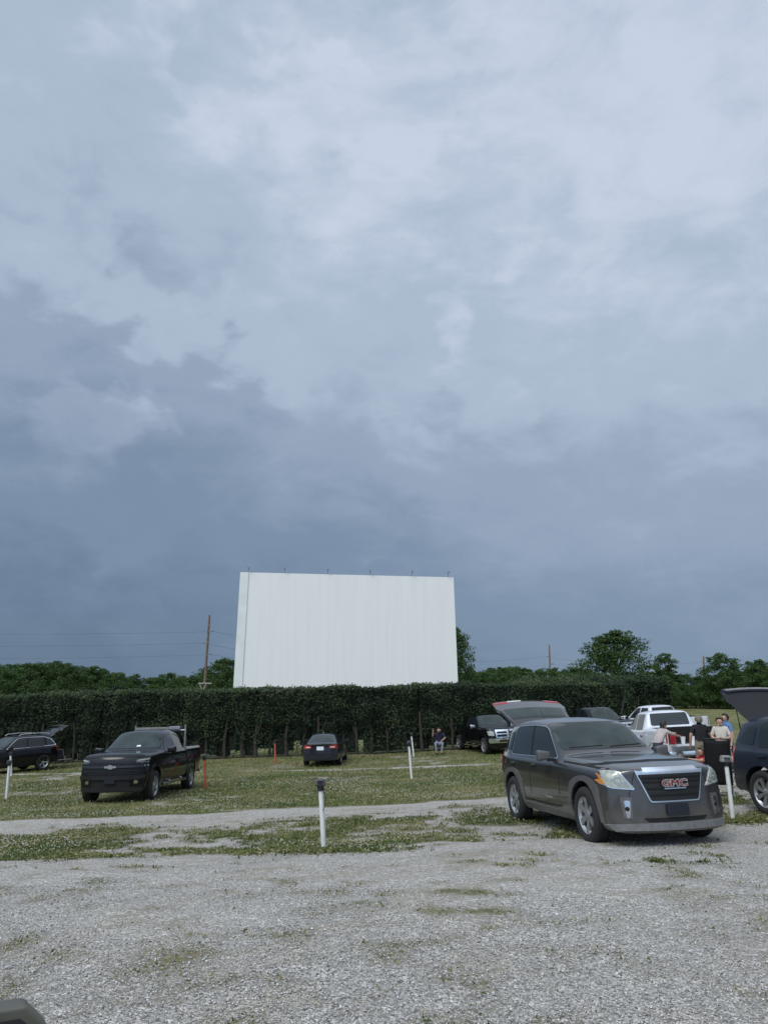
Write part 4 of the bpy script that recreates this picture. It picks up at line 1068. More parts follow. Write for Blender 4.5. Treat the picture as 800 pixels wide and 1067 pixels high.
    for s in (1, -1):
        o = []; i = []
        for x in (0, -WB):
            o = []; i = []
            for k in range(19):
                a = math.pi*k/18*1.04-.02*math.pi; q = 1/max(abs(math.cos(a)), abs(math.sin(a)))**.3
                o.append((x+(r+.13)*q*math.cos(a), r+.03+(r+.125)*q*math.sin(a))); i.append((x+(r+.076)*math.cos(a), r+.03+(r+.076)*math.sin(a)))
            conform('arch_trim', o+i[::-1], 'L' if s > 0 else 'D', car, paint, off=.025, th=.02, res=.07)
    gate = bmesh.new()
    if opts.get('gate_down'):
        add_box(gate, (b-.30, 0, .86), (.58, 1.58, .06)); bevel(gate, .015, 2)
    else:
        add_box(gate, (b-.006, 0, 1.08), (.03, 1.60, .50)); bevel(gate, .01, 2)
    tg = bm_obj('tailgate', gate, paint, car.root, smooth=True, sharp=40)
    bm = bmesh.new(); add_box(bm, (b-.14, 0, .58), (.18, 1.86, .20)); bevel(bm, .04, 2); bm_obj('rear_bumper', bm, M['chrome'], car.root, smooth=True, sharp=40)
    bm = bmesh.new(); add_box(bm, ((c-.2+b)/2, 0, .40), (abs(c-b)+1.5, .8, .12)); bm_obj('chassis', bm, M['trim_black'], car.root)
    opts['front'](car, paint)
    if opts.get('rack'):
        rk = bmesh.new(); x = c-.25
        for s in (-1, 1): add_tube(rk, (x, s*.84, 1.34), (x, s*.84, 2.03), .03, n=8)
        add_tube(rk, (x, -.86, 1.86), (x, .86, 1.86), .03, n=8); o = bm_obj('cargo_rack', rk, M['metal_grey'], car.root)
        bm = bmesh.new(); add_box(bm, (x+.03, -.12, 1.93), (.05, 1.40, .08)); bevel(bm, .01, 1); bm_obj('rack_panel', bm, M['speaker_pale'], o)
        bm = bmesh.new(); add_box(bm, (x+.04, .50, 1.94), (.07, .36, .10)); bevel(bm, .01, 1); bm_obj('rack_lamp', bm, M['metal_grey'], o)
    return car
def black_truck_front(car, paint):
    B_ = M['black_plastic']
    gr = conform('grille', rnd([(-.86,1.09),(.86,1.09),(.80,.86),(.66,.74),(-.66,.74),(-.80,.86)], .03), 'F', car, M['trim_black'], off=.008, th=.03)
    conform('grille_bar', rnd([(-.86,.985),(.86,.985),(.84,.925),(-.84,.925)], .015), 'F', car, M['satin_bar'], off=.035, th=.02, parent=gr)
    for z in (1.065, 1.03, .89, .85, .81, .77): conform('grille_slat', [(-.74,z-.006),(.74,z-.006),(.74,z+.006),(-.74,z+.006)], 'F', car, M['satin_bar'], off=.02, th=.01, parent=gr)
    x = hx(car, 'F', 0, .955).x+.045; bm = bmesh.new()
    pts = [(-.17,-.022),(-.055,-.03),(-.045,-.052),(.06,-.052),(.055,-.03),(.17,-.022),(.155,.03),(.05,.026),(.045,.052),(-.06,.052),(-.055,.026),(-.155,.03)]
    a = [bm.verts.new((x, p[0], .955+p[1])) for p in pts]; b = [bm.verts.new((x+.02, p[0], .955+p[1])) for p in pts]
    bm.faces.new(b); bm.faces.new(a[::-1])
    for i in range(len(pts)): bm.faces.new((a[i], a[(i+1) % len(a)], b[(i+1) % len(a)], b[i]))
    bmesh.ops.recalc_face_normals(bm, faces=bm.faces); bm_obj('badge', bm, M['chrome'], gr)
    for s in (1, -1):
        def q(p): p = [(a_*s, b_) for a_, b_ in p]; return p if s > 0 else p[::-1]
        h = conform('headlight', rnd(q([(.95,1.17),(.66,1.13),(.64,1.045),(.93,1.05)]), .02), 'F', car, M['lamp_dark'], off=.01, th=.03, res=.05, lim=.35)
        conform('headlight_strip', rnd(q([(.93,1.155),(.70,1.118),(.70,1.095),(.93,1.115)]), .008), 'F', car, M['lamp_clear'], off=.018, th=.01, res=.05, lim=.35, parent=h)
        conform('running_lamp', rnd(q([(.94,.99),(.80,.985),(.80,.965),(.94,.955)]), .005), 'F', car, M['lamp_clear'], off=.012, th=.02, res=.05)
        f = [(.68*s+.055*math.cos(t), .56+.045*math.sin(t)) for t in np.linspace(0, 6.28, 16, endpoint=False)]
        conform('fog_lamp', f, 'F', car, M['chrome'], off=.012, th=.02, res=.04)
    conform('bumper', rnd([(-.90,.735),(.90,.735),(.90,.66),(.60,.63),(-.60,.63),(-.90,.66)], .02), 'F', car, M['satin_bar'], off=.045, th=.04)
    conform('bumper_lip', rnd([(-.86,.42),(.86,.42),(.84,.33),(-.84,.33)], .02), 'F', car, M['black_plastic'], off=.03, th=.03)
    conform('bonnet_seam', strip([(-.88,1.16),(-.60,1.205),(0,1.215),(.60,1.205),(.88,1.16)], .016), 'F', car, M['trim_black'], off=.002, th=.01, res=.06)
    conform('lower_intake', rnd([(-.52,.60),(.52,.60),(.55,.40),(-.55,.40)], .03), 'F', car, M['trim_black'], off=.008, th=.02)
    conform('number_plate', rnd([(-.15,.53),(.15,.53),(.15,.67),(-.15,.67)], .01), 'F', car, M['plate_blue'], off=.045, th=.01)
    conform('dash_paper', rnd([(.08,1.43),(.22,1.43),(.20,1.47),(.10,1.47)], .01), 'F', car, M['white_plastic'], off=.008, th=.004, res=.04)
def chrome_front(car, paint):
    C = M['chrome']
    gr = conform('grille', rnd([(-.62,1.19),(.62,1.19),(.58,.80),(-.58,.80)], .04), 'F', car, C, off=.018, th=.03)
    for y0, y1 in ((-.54,-.05), (.05,.54)):
        for z0, z1 in ((.85,.96), (1.01,1.10)):
            conform('grille_mesh', rnd([(y0,z0),(y1,z0),(y1,z1),(y0,z1)], .02), 'F', car, M['trim_black'], off=.024, th=.01, parent=gr)
    for s in (1, -1):
        def q(p): p = [(a_*s, b_) for a_, b_ in p]; return p if s > 0 else p[::-1]
        conform('headlight', rnd(q([(.93,1.14),(.68,1.12),(.66,.90),(.92,.93)]), .04), 'F', car, M['lamp_clear'], off=.012, th=.03, res=.05)
    conform('bumper', rnd([(-.92,.78),(.92,.78),(.90,.56),(-.90,.56)], .05), 'F', car, C, off=.035, th=.03)
    conform('lower_intake', rnd([(-.45,.70),(.45,.70),(.45,.61),(-.45,.61)], .02), 'F', car, M['trim_black'], off=.042, th=.02)
chevy = pickup(M['paint_black'], 'black pickup truck with metal bow tie badge facing the camera on the grass at left',
    dict(double=1, front=black_truck_front, rack=1, spokes=6, cab=-3.02, end=-4.95))
place(chevy, -7.55, 22.3, 181.3, wb=3.74, sc=(1,1,1.03))
ram = pickup(M['paint_black'], 'black pickup truck with chrome grille parked against the hedge behind the grey SUV',
    dict(front=chrome_front, cab=-2.75, end=-4.9, mirror=M['chrome'], wscreen=M['screen_glass']))
place(ram, 5.95, 38.6, 166, wb=3.6)
white1 = pickup(M['paint_white'], 'white crew cab pickup seen from behind with its tailgate down, people gathered at it',
    dict(front=chrome_front, cab=-2.9, end=-4.9, gate_down=1, roof=1.92, handle=M['black_plastic']))
place(white1, 10.0, 28.9, 2, wb=3.6)
white2 = pickup(M['paint_white'], 'second white pickup, farther back, its roof showing over the first white cab',
    dict(front=chrome_front, cab=-2.75, end=-4.9, roof=1.92))
place(white2, 13.75, 41.6, -16, wb=3.6)

# ---- dark sedan seen from behind
SED = dict(x=[.90,.82,.62,.3,-.1,-.45,-.56,-.66,-.95,-1.35,-1.5,-2.0,-2.5,-2.72,-2.85,-3.15,-3.40,-3.50,-3.60,-3.70,-3.76],
    zb=[(.9,.18),(-2.5,.20),(-3.76,.28)], wb=[(.9,.76),(.5,.83),(-3.3,.83),(-3.76,.76)], zm=[(.9,.46),(-3.76,.56)],
    wm=[(.9,.80),(.5,.88),(-3.2,.885),(-3.76,.82)], zs=[(.9,.70),(.5,.78),(-.5,.88),(-2.9,.96),(-3.76,.97)],
    ws=[(.9,.74),(.5,.82),(-.5,.84),(-3.0,.845),(-3.76,.76)],
    wt=[(.9,.56),(.3,.62),(-.56,.68),(-.66,.68),(-1.4,.55),(-1.6,.56),(-2.5,.55),(-2.85,.57),(-3.45,.64),(-3.76,.62)],
    zc=[(.9,.76),(.82,.80),(.3,.90),(-.45,.97),(-.56,.98),(-.66,1.01),(-1.35,1.37),(-1.5,1.41),(-2.0,1.455),(-2.5,1.41),(-2.72,1.36),(-2.85,1.30),(-3.40,1.06),(-3.50,1.045),(-3.76,1.03)],
    cr=[(.9,.02),(-.6,.03),(-3.76,.03)], dr=[(.9,.004),(-.56,.01),(-.66,.02),(-1.4,.06),(-2.6,.06),(-3.45,.01),(-3.76,.01)],
    fl=.6, rl=.4, bow_f=.26, bow_r=.14, fx=[(0,-.05),(.45,0),(.8,-.08)], rx=[(0,.06),(.5,0),(.8,.04),(1.05,.03)])
def sedan():
    car = Car(); car.root = empty('parked_sedan'); tag(car.root, 'dark blue black sedan seen from behind, parked nose to the hedge below the screen', 'sedan')
    P_ = M['paint_sedan']; car.body, car.bvh = loft_body(SED, [P_, M['trim_black']]); b = car.body; b.parent = car.root
    bm = bmesh.new(); WB = 2.73; r = .325
    for x in (0, -WB):
        for s in (-1, 1): add_tube(bm, (x, s*.55, r+.02), (x, s*1.2, r+.02), r+.05, n=36)
    cut(b, bm, [P_, M['trim_black']])
    b.data.polygons.foreach_set('use_smooth', [True]*len(b.data.polygons)); b.data.set_sharp_from_angle(angle=R(38))
    for x in (0, -WB):
        for s in (-1, 1): wheel(car, x, s, .77, 5, r, .21)
    conform('rear_window', rnd([(-.60,1.09),(.60,1.09),(.50,1.36),(-.50,1.36)], .08), 'R', car, M['screen_glass'], off=.005)
    conform('windscreen', rnd([(-.66,1.02),(.66,1.02),(.53,1.36),(-.53,1.36)], .06), 'F', car, M['screen_glass'], off=.005)
    both('side_window', rnd([(-.92,1.0),(-1.4,1.28),(-1.85,1.33),(-1.83,1.0)], .03), car, M['glass'], off=.006)
    both('side_window', rnd([(-1.9,1.0),(-1.92,1.33),(-2.4,1.30),(-2.82,1.14),(-2.80,1.03)], .03), car, M['glass'], off=.006)
    for s in (1, -1):
        def q(p): p = [(a_*s, b_) for a_, b_ in p]; return p if s < 0 else p[::-1]
        t = conform('tail_light', rnd(q([(.84,.99),(.42,.95),(.40,.82),(.80,.80)]), .03), 'R', car, M['red_lens'], off=.008, th=.02, res=.05)
        conform('reversing_light', rnd(q([(.66,.90),(.46,.89),(.46,.85),(.66,.85)]), .01), 'R', car, pmat('amber_white_lens', (.75,.62,.5), .3), off=.014, th=.01, parent=t)
        mirror_part(car, -1.0, .85, .98, s, P_, .95)
    pl = conform('number_plate', rnd([(-.16,.74),(.16,.74),(.16,.90),(-.16,.90)], .01), 'R', car, M['plate_white'], off=.012, th=.02)
    conform('bumper_insert', rnd([(-.62,.30),(.62,.30),(.66,.42),(-.66,.42)], .03), 'R', car, M['black_plastic'], off=.012, th=.02)
    for pl_ in ([(-.70,.68),(.70,.68)], [(-.64,1.035),(-.70,.70)], [(.64,1.035),(.70,.70)]): conform('boot_seam', strip(pl_, .014), 'R', car, M['trim_black'], off=.002, th=.01, res=.1)
    for p in ([(-.80,.32),(-.78,.9)], [(-1.86,.30),(-1.87,.98)], [(-2.86,1.02),(-2.70,.72),(-2.42,.60),(-2.36,.32)]): both('door_seam', strip(p, .014), car, M['trim_black'], off=.002, th=.01, res=.15)
    bm = bmesh.new(); add_box(bm, (-2.35, 0, 1.455), (.16,.035,.05), taper=.6); bm_obj('roof_antenna', bm, P_, car.root)
    plain_sedan_front(car)
    return car
def plain_sedan_front(car):
    conform('grille', rnd([(-.40,.50),(.40,.50),(.44,.68),(-.44,.68)], .05), 'F', car, M['black_plastic'], off=.006)
    for s in (1, -1):
        p = [(.80*s,.74),(.52*s,.70),(.50*s,.60),(.76*s,.63)]
        conform('headlight', rnd(p if s > 0 else p[::-1], .03), 'F', car, M['lamp_clear'], off=.008, lim=.2)
sed = sedan(); place(sed, -2.75, 39.3-.4, 2.5, wb=2.73)

# dark car whose roof shows behind the grey SUV
dk = pickup(M['paint_black'], 'dark truck almost hidden behind the grey SUV roof, left of the white pickups',
    dict(front=chrome_front, cab=-2.75, end=-4.9, mirror=M['chrome'], roof=1.95))
place(dk, 12.1, 39.4, 163, wb=3.6)

# the car the photographer stands beside: only its wing mirror reaches into the picture
near = Car(); near.root = empty('parked_car'); tag(near.root, 'grey brown car at the bottom left corner, only its wing mirror in the picture', 'car')
near.body, near.bvh = loft_body(SED, [M['paint_brown'], M['trim_black']]); near.body.parent = near.root
bm = bmesh.new()
for x in (0, -2.73):
    for s in (-1, 1): add_tube(bm, (x, s*.55, .345), (x, s*1.2, .345), .375, n=36)
cut(near.body, bm, [M['paint_brown'], M['trim_black']])
near.body.data.polygons.foreach_set('use_smooth', [True]*len(near.body.data.polygons)); near.body.data.set_sharp_from_angle(angle=R(38))
for x in (0, -2.73):
    for s in (-1, 1): wheel(near, x, s, .77, 5, .325, .21)
conform('windscreen', rnd([(-.66,1.02),(.66,1.02),(.53,1.36),(-.53,1.36)], .06), 'F', near, M['screen_glass'], off=.005)
conform('rear_window', rnd([(-.60,1.09),(.60,1.09),(.50,1.36),(-.50,1.36)], .08), 'R', near, M['glass'], off=.005)
both('side_window', rnd([(-.92,1.0),(-1.4,1.28),(-1.85,1.33),(-1.83,1.0)], .03), near, M['glass'], off=.006)
both('side_window', rnd([(-1.9,1.0),(-1.92,1.33),(-2.4,1.30),(-2.82,1.14),(-2.80,1.03)], .03), near, M['glass'], off=.006)
plain_sedan_front(near)
mirror_part(near, -1.0, .87, .985, 1, M['paint_brown'], 1.25)
bm = bmesh.new()          # right mirror: bevelled housing with a dark glass facing back
mx, my, mz = -1.0, -.87, .99
prof = [(-.02,-.075),(-.24,-.085),(-.285,-.04),(-.285,.045),(-.235,.095),(-.04,.095),(.0,.04)]
a = [bm.verts.new((mx-.05, my+p[0], mz+p[1])) for p in prof]; b = [bm.verts.new((mx+.02, my+p[0]*.97, mz+p[1]*.95)) for p in prof]
c = [bm.verts.new((mx+.08, my-.13+(p[0]+.13)*.7, mz+p[1]*.65)) for p in prof]
bm.faces.new(a); bm.faces.new(c[::-1])
for u, v in ((a, b), (b, c)):
    for i in range(len(prof)): bm.faces.new((u[i], u[(i+1) % 7], v[(i+1) % 7], v[i]))
bmesh.ops.recalc_face_normals(bm, faces=bm.faces); bevel(bm, .009, 3)
add_box(bm, (mx+.02, my+.01, mz-.04), (.08,.10,.06), mi=1)
mo = bm_obj('side_mirror', bm, [M['paint_brown'], M['black_plastic']], near.root, smooth=True, sharp=50)
bm = bmesh.new(); gl = [(-.035,-.055),(-.23,-.065),(-.262,-.03),(-.262,.04),(-.225,.072),(-.05,.072),(-.02,.03)]
a = [bm.verts.new((mx-.056, my+p[0], mz+p[1])) for p in gl]; b = [bm.verts.new((mx-.045, my+p[0], mz+p[1])) for p in gl]
bm.faces.new(a); bm.faces.new(b[::-1])
for i in range(7): bm.faces.new((a[i], a[(i+1) % 7], b[(i+1) % 7], b[i]))
bmesh.ops.recalc_face_normals(bm, faces=bm.faces); bm_obj('mirror_glass', bm, M['glass'], mo)
NAZ = -25.0; nh = Vector((math.sin(R(NAZ)), math.cos(R(NAZ)), 0)); nl = Vector((-math.cos(R(NAZ)), math.sin(R(NAZ)), 0))
tip = at_dist(46, 1052, 1.80)                       # outer top corner of the mirror
org = tip-nh*(mx-.05)-nl*(my-.27); org.z = 0
place(near, org.x, org.y, NAZ, dz=tip.z-(mz+.07), wb=2.73)

# ------------------------------------------------------------------ speaker posts
def speaker_post(base, top, white, label, r=.032, box=True, pale=False, tilt=None, hd=(.17,.12,.11)):
    base = Vector(base); top = Vector(top)
    root = empty('speaker_post', base); tag(root, label, 'speaker post', 'speaker posts along the rows')
    t = top-base; bm = bmesh.new(); add_tube(bm, (-t.x*.1,-t.y*.1,-t.z*.1), t, r, r*.95, 14)
    add_tube(bm, t*.965, t*1.0, r*1.18, n=14)
    bm_obj('pole', bm, M['post_white'] if white else M['post_orange'], root, smooth=True, sharp=40)
    if box:
        bm = bmesh.new(); add_box(bm, (t.x, t.y, t.z+hd[2]*.5+.012), hd, taper=.8); bevel(bm, .025, 3)
        h = bm_obj('speaker', bm, M['speaker_pale'] if pale else M['speaker_grey'], root, smooth=True, sharp=40)
        bm = bmesh.new(); add_tube(bm, (t.x, t.y, t.z-.05), (t.x, t.y, t.z+.02), r*1.35, n=12); bm_obj('bracket', bm, M['black_plastic'], h)
        bm = bmesh.new()
        for k in range(4): add_box(bm, (t.x, t.y-hd[1]*.46, t.z+.035+k*.018), (hd[0]*.55, .012, .006))
        bm_obj('speaker_grille', bm, M['trim_black'], h)
        bm = bmesh.new(); q0 = Vector((t.x+hd[0]*.3, t.y-.03, t.z))
        for k in range(8):
            q1 = Vector((t.x+hd[0]*(.3+.28*math.sin(k*.45)), t.y-.04, t.z-.04*(k+1))); add_tube(bm, q0, q1, .005, n=5); q0 = q1
        bm_obj('cord', bm, M['trim_black'], h)
    return root
def post(px_b, py_b, px_t, py_t, *a, **k):
    b = on_ground(px_b, py_b); return speaker_post(b, at_dist(px_t, py_t, b.y), *a, **k)
post(337.5, 886, 334, 820, True, 'white post with dark speaker head in the clover patch, nearest the centre', r=.036, hd=(.145,.11,.10))
post(763.5, 856, 756, 795, True, 'white post with pale weathered speaker box in front of the folding chair', r=.036, pale=True, hd=(.19,.12,.11))
post(428.8, 812, 426, 776, True, 'nearer of the two white posts on the grass right of the sedan', r=.042, hd=(.16,.12,.12))
post(431, 788, 428.5, 766, True, 'farther of the two white posts on the grass right of the sedan', r=.04, hd=(.14,.12,.1))
post(6.8, 833, 10.2, 796, True, 'nearer leaning white post at the left edge in front of the black SUV', r=.04, hd=(.16,.12,.1))
post(12, 809, 11.5, 786, True, 'farther white post at the left edge beside the black SUV', r=.045, hd=(.13,.12,.08))
post(214.5, 822, 213, 790, False, 'orange post with grey speaker head just right of the black pickup', r=.042, hd=(.16,.12,.12))
post(287, 796, 286.5, 773, False, 'orange post on the far grass left of the sedan', r=.045, hd=(.13,.12,.08))
# ------------------------------------------------------------------ people
def person(loc, az, label, pose, cols, hair, scale=1.0, hairlen=0, cap=False, group=None):
    """pose: joint positions, x right of the person, y forward, z up (standing 1.7 m). One skinned surface, coloured by region."""
    root = empty('person', loc, -R(az)); root.scale = (scale,)*3; tag(root, label, 'person', group)
    J = dict(pelvis=(0,0,.93), waist=(0,0,1.07), chest=(0,.01,1.28), neckb=(0,0,1.42), neck=(0,.01,1.48), head=(0,.03,1.56), crown=(0,.025,1.66))
    for s, n in ((-1,'l'), (1,'r')):
        J.update({n+'hip':(s*.10,0,.88), n+'knee':(s*.11,.02,.48), n+'ank':(s*.11,-.01,.09), n+'toe':(s*.13,.15,.04),
                  n+'sh':(s*.17,0,1.38), n+'el':(s*.23,-.02,1.11), n+'wr':(s*.24,.05,.87), n+'hand':(s*.24,.08,.78)})
    J.update(pose)
    rad = dict(pelvis=.150, waist=.135, chest=.150, neckb=.075, neck=.055, head=.095, crown=.075)
    for n in 'lr': rad.update({n+'hip':.10, n+'knee':.062, n+'ank':.042, n+'toe':.038, n+'sh':.072, n+'el':.045, n+'wr':.030, n+'hand':.034})
    names = list(J); ix = {n: i for i, n in enumerate(names)}
    E_ = [('pelvis','waist'),('waist','chest'),('chest','neckb'),('neckb','neck'),('neck','head'),('head','crown')]
    for n in 'lr': E_ += [('pelvis',n+'hip'),(n+'hip',n+'knee'),(n+'knee',n+'ank'),(n+'ank',n+'toe'),('chest',n+'sh'),(n+'sh',n+'el'),(n+'el',n+'wr'),(n+'wr',n+'hand')]
    me = bpy.data.meshes.new('body'); me.from_pydata([J[n] for n in names], [(ix[a], ix[b]) for a, b in E_], [])
    o = mesh_obj('body', me); md = o.modifiers.new('k', 'SKIN'); sub = o.modifiers.new('s', 'SUBSURF'); sub.levels = 2; sub.render_levels = 2
    for n in names:
        sv = me.skin_vertices[0].data[ix[n]]; r = rad[n]; sv.radius = (r*1.15, r*.85) if n in ('pelvis','waist','chest') else (r, r); sv.use_root = (n == 'pelvis')
    dg = bpy.context.evaluated_depsgraph_get(); me2 = bpy.data.meshes.new_from_object(o.evaluated_get(dg)); o.modifiers.clear(); o.data = me2
    # fingers
    bm = bmesh.new(); bm.from_mesh(me2)
    for n, s in (('l', -1), ('r', 1)):
        h = Vector(J[n+'hand']); w = Vector(J[n+'wr']); d = (h-w).normalized(); side = d.cross(Vector((0,1,0.01))); side.normalize(); up = side.cross(d)
        for k, ln in enumerate((.062,.072,.066,.050)):
            b0 = h+side*(k-1.5)*.017+d*.02; m_ = b0+d*ln*.55; add_tube(bm, b0, m_, .009, .008, 6); add_tube(bm, m_, m_+(d*.8+up*.5).normalized()*ln*.5, .008, .006, 6)
        t0 = w+(h-w)*.6; add_tube(bm, t0-side*.02, t0-side*.045+d*.04+up*.015, .011, .008, 6)
    # nose, ears
    hd = Vector(J['head']); fd = Vector(pose.get('face', (0,1,0))).normalized(); sd_ = Vector((fd.y,-fd.x,0)).normalized()
    add_tube(bm, hd+fd*.085+Vector((0,0,.02)), hd+fd*.115+Vector((0,0,-.012)), .008, .014, 6)
    for s in (-1, 1): add_box(bm, hd+sd_*s*.092, (.018,.03,.05))
    bm.to_mesh(me2); bm.free()
    mats = [M['skin'], cols['shirt'], cols['legs'], cols['shoe'], M['trim_black'], pmat('lips', (.30,.10,.09), .5)]
    for m in mats: me2.materials.append(m)
    segs = [(Vector(J[a]), Vector(J[b]), a, b) for a, b in E_]
    for f in me2.polygons:
        c = f.center; best = None
        for a, b, na, nb in segs:
            t = max(0, min(1, (c-a).dot(b-a)/(b-a).length_squared)); d = (c-a-(b-a)*t).length-.5*(rad[na]+rad[nb])
            if best is None or d < best[0]: best = (d, na, nb, t)
        _, na, nb, t = best; k = 0
        if nb in ('waist','chest','neckb') or nb[1:] == 'sh': k = 1
        elif nb[1:] == 'el': k = 1 if t < cols.get('sleeve', .6) else 0
        elif nb[1:] == 'hip': k = 2
        elif nb[1:] == 'knee': k = 2 if t < cols.get('leg', 1.5) else 0
        elif nb[1:] == 'ank': k = 2 if cols.get('leg', 1.5) > 1 and t < .9 else 0
        elif nb[1:] == 'toe': k = 3
        if na == 'pelvis' and nb == 'waist' and t < .15: k = 2
        f.material_index = k; f.use_smooth = True
    o.parent = root
    # eyes, mouth
    bm = bmesh.new()
    for s in (-1, 1): add_box(bm, hd+fd*.090+sd_*s*.034+Vector((0,0,.022)), (.020,.012,.010))
    bm_obj('eyes', bm, M['trim_black'], root)
    bm = bmesh.new(); add_box(bm, hd+fd*.090+Vector((0,0,-.045)), (.042,.012,.009)); bm_obj('mouth', bm, mats[5], root)
    # hair or cap: a shell round the skull, open at the face
    bm = bmesh.new(); r = bmesh.ops.create_uvsphere(bm, u_segments=18, v_segments=12, radius=.118)
    cc = hd+Vector((0,0,.028))-fd*.012
    dele = []
    for v in bm.verts:
        q = v.co.copy(); f_ = q.dot(fd)
        if f_ > .045 and q.z < .062: dele.append(v)
        elif q.z < -.03 and f_ > -.03: dele.append(v)
        nn = 1+.06*noise.noise(q*30); v.co = Vector((q.x*.96, q.y*1.02, q.z*1.02))*nn+cc
        if hairlen and q.z < 0 and f_ < .03: v.co.z -= hairlen*(-q.z/.118); 
    bmesh.ops.delete(bm, geom=dele, context='VERTS')
    o = bm_obj('cap' if cap else 'hair', bm, cols.get('cap', hair) if cap else hair, root, smooth=True)
    sm = o.modifiers.new('t', 'SOLIDIFY'); sm.thickness = .018
    return root
def cl(n, c): return pmat(n, c, .85, var=.12, vscale=7, bump=.25, bscale=30)
BLK = cl('black_cotton', (.008,.008,.010)); KH = cl('khaki_cotton', (.17,.145,.10)); CR = cl('cream_cotton', (.50,.45,.38)); BL = cl('pale_blue_cotton', (.10,.19,.36))
PK = cl('pale_pink_cotton', (.42,.36,.34)); SH = cl('pale_shoe', (.55,.52,.46)); DKS = cl('dark_shoe', (.02,.02,.02)); GRY = cl('dark_denim', (.03,.035,.05)); RED = M['red_cloth']; NVY = cl('navy_cotton', (.012,.013,.035)); LGT = cl('pale_grey_cotton', (.22,.22,.27))

def stand(px, Y): 
    d = at_dist(px, 760, Y); return Vector((d.x, Y, g(d.x, Y)))
# woman leaning over the tailgate, dark long hair
person(stand(683, 23.2), 70, 'person with long dark hair and pale top leaning forward at the pickup bed',
    dict(waist=(0,.05,1.06), chest=(0,.17,1.25), neckb=(0,.23,1.36), neck=(0,.26,1.42), head=(0,.31,1.49), crown=(0,.31,1.59), lsh=(-.17,.22,1.32), rsh=(.17,.22,1.32),
         lel=(-.20,.46,1.26), lwr=(-.14,.68,1.25), lhand=(-.12,.77,1.24), rel=(.22,.45,1.22), rwr=(.16,.66,1.18), rhand=(.14,.75,1.16)),
    dict(shirt=PK, legs=GRY, shoe=DKS, sleeve=.9), M['hair'], hairlen=.26)
person(stand(728.5, 22.5), 5, 'person in black t-shirt, khaki shorts and dark cap seen from behind',
    dict(lel=(-.27,.0,1.13), lwr=(-.27,.10,.90), lhand=(-.27,.14,.81), rel=(.30,.02,1.16), rwr=(.40,.16,1.08), rhand=(.44,.22,1.06), waist=(0,.02,1.07), chest=(0,.04,1.28)),
    dict(shirt=BLK, legs=KH, shoe=DKS, sleeve=.75, leg=.9, cap=KH), M['hair'], cap=True, scale=1.01)
person(stand(750, 21.4), 200, 'person in cream top laughing, behind the black folding chair',
    dict(lel=(-.24,.08,1.14), lwr=(-.06,.20,1.10), lhand=(.0,.24,1.12), rel=(.25,.05,1.14), rwr=(.10,.22,1.06), rhand=(.03,.27,1.07), lknee=(-.26,.10,.50), lank=(-.45,.14,.10), ltoe=(-.50,.28,.05),
         neckb=(0,-.02,1.42), head=(0,.0,1.56), crown=(0,-.02,1.66)),
    dict(shirt=CR, legs=KH, shoe=SH, sleeve=.7, leg=.7), M['hair_brown'], scale=.97)
person(stand(756.5, 22.9), 260, 'person in light blue shirt standing behind the one in cream',
    dict(), dict(shirt=BL, legs=GRY, shoe=DKS, sleeve=.7), M['hair'], scale=1.02)
# seated low between the cars, red top, arm along a dark sleeve
sp = at_dist(736, 800, 18.2); 
person(Vector((sp.x-.03, 18.6, g(sp.x, 18.6)-.02)), 262, 'person in a red top sitting low beside the black folding chair, one arm stretched out',
    dict(pelvis=(0,-.05,.42), waist=(0,-.12,.56), chest=(0,-.16,.76), neckb=(0,-.14,.90), neck=(0,-.12,.95), head=(.0,-.10,.86+.17), crown=(0,-.10,1.12),
         lhip=(-.10,.02,.42), lknee=(-.13,.45,.50), lank=(-.13,.50,.10), ltoe=(-.13,.66,.05), rhip=(.10,.02,.42), rknee=(.13,.45,.50), rank=(.13,.50,.10), rtoe=(.13,.66,.05),
         lsh=(-.17,-.14,.86), rsh=(.17,-.14,.86), lel=(-.25,.08,.82), lwr=(-.22,.34,.86), lhand=(-.21,.43,.87), rel=(.24,.02,.68), rwr=(.20,.24,.58), rhand=(.18,.33,.56)),
    dict(shirt=RED, legs=GRY, shoe=DKS, sleeve=.6), M['hair_brown'], scale=.86)
bm = bmesh.new(); q = Vector((sp.x-.03, 18.6, g(sp.x, 18.6)))
add_box(bm, (0,0,.30), (.42,.42,.03)); 
for sx in (-1,1):
    for sy in (-1,1): add_tube(bm, (sx*.18, sy*.18, .29), (sx*.20, sy*.20, 0), .012, n=6)
bm_obj('seat', bm, M['cloth_black'], tag(empty('camp_stool', q, 0), 'small black camp stool under the person in red', 'stool'))
# person crouched by the hedge
hp = at_dist(457.5, 781, 39.9); hp.z = g(hp.x, hp.y)
person(hp, 185, 'person in a dark navy top and pale trousers sitting in front of the hedge',
    dict(pelvis=(0,-.05,.46), waist=(0,-.08,.60), chest=(0,-.02,.82), neckb=(0,.05,.96), neck=(0,.08,1.0), head=(.0,.12,1.08), crown=(0,.12,1.18),
         lhip=(-.10,.02,.46), lknee=(-.17,.42,.52), lank=(-.12,.44,.10), ltoe=(-.12,.60,.05), rhip=(.10,.02,.46), rknee=(.17,.42,.52), rank=(.12,.44,.10), rtoe=(.12,.60,.05),
         lsh=(-.18,.0,.92), rsh=(.18,.0,.92), lel=(-.30,.12,.76), lwr=(-.16,.38,.66), lhand=(-.12,.46,.64), rel=(.30,.10,.80), rwr=(.27,.20,1.02), rhand=(.27,.22,1.10)),
    dict(shirt=NVY, legs=LGT, shoe=DKS, sleeve=1.0), M['hair'], scale=1.1)

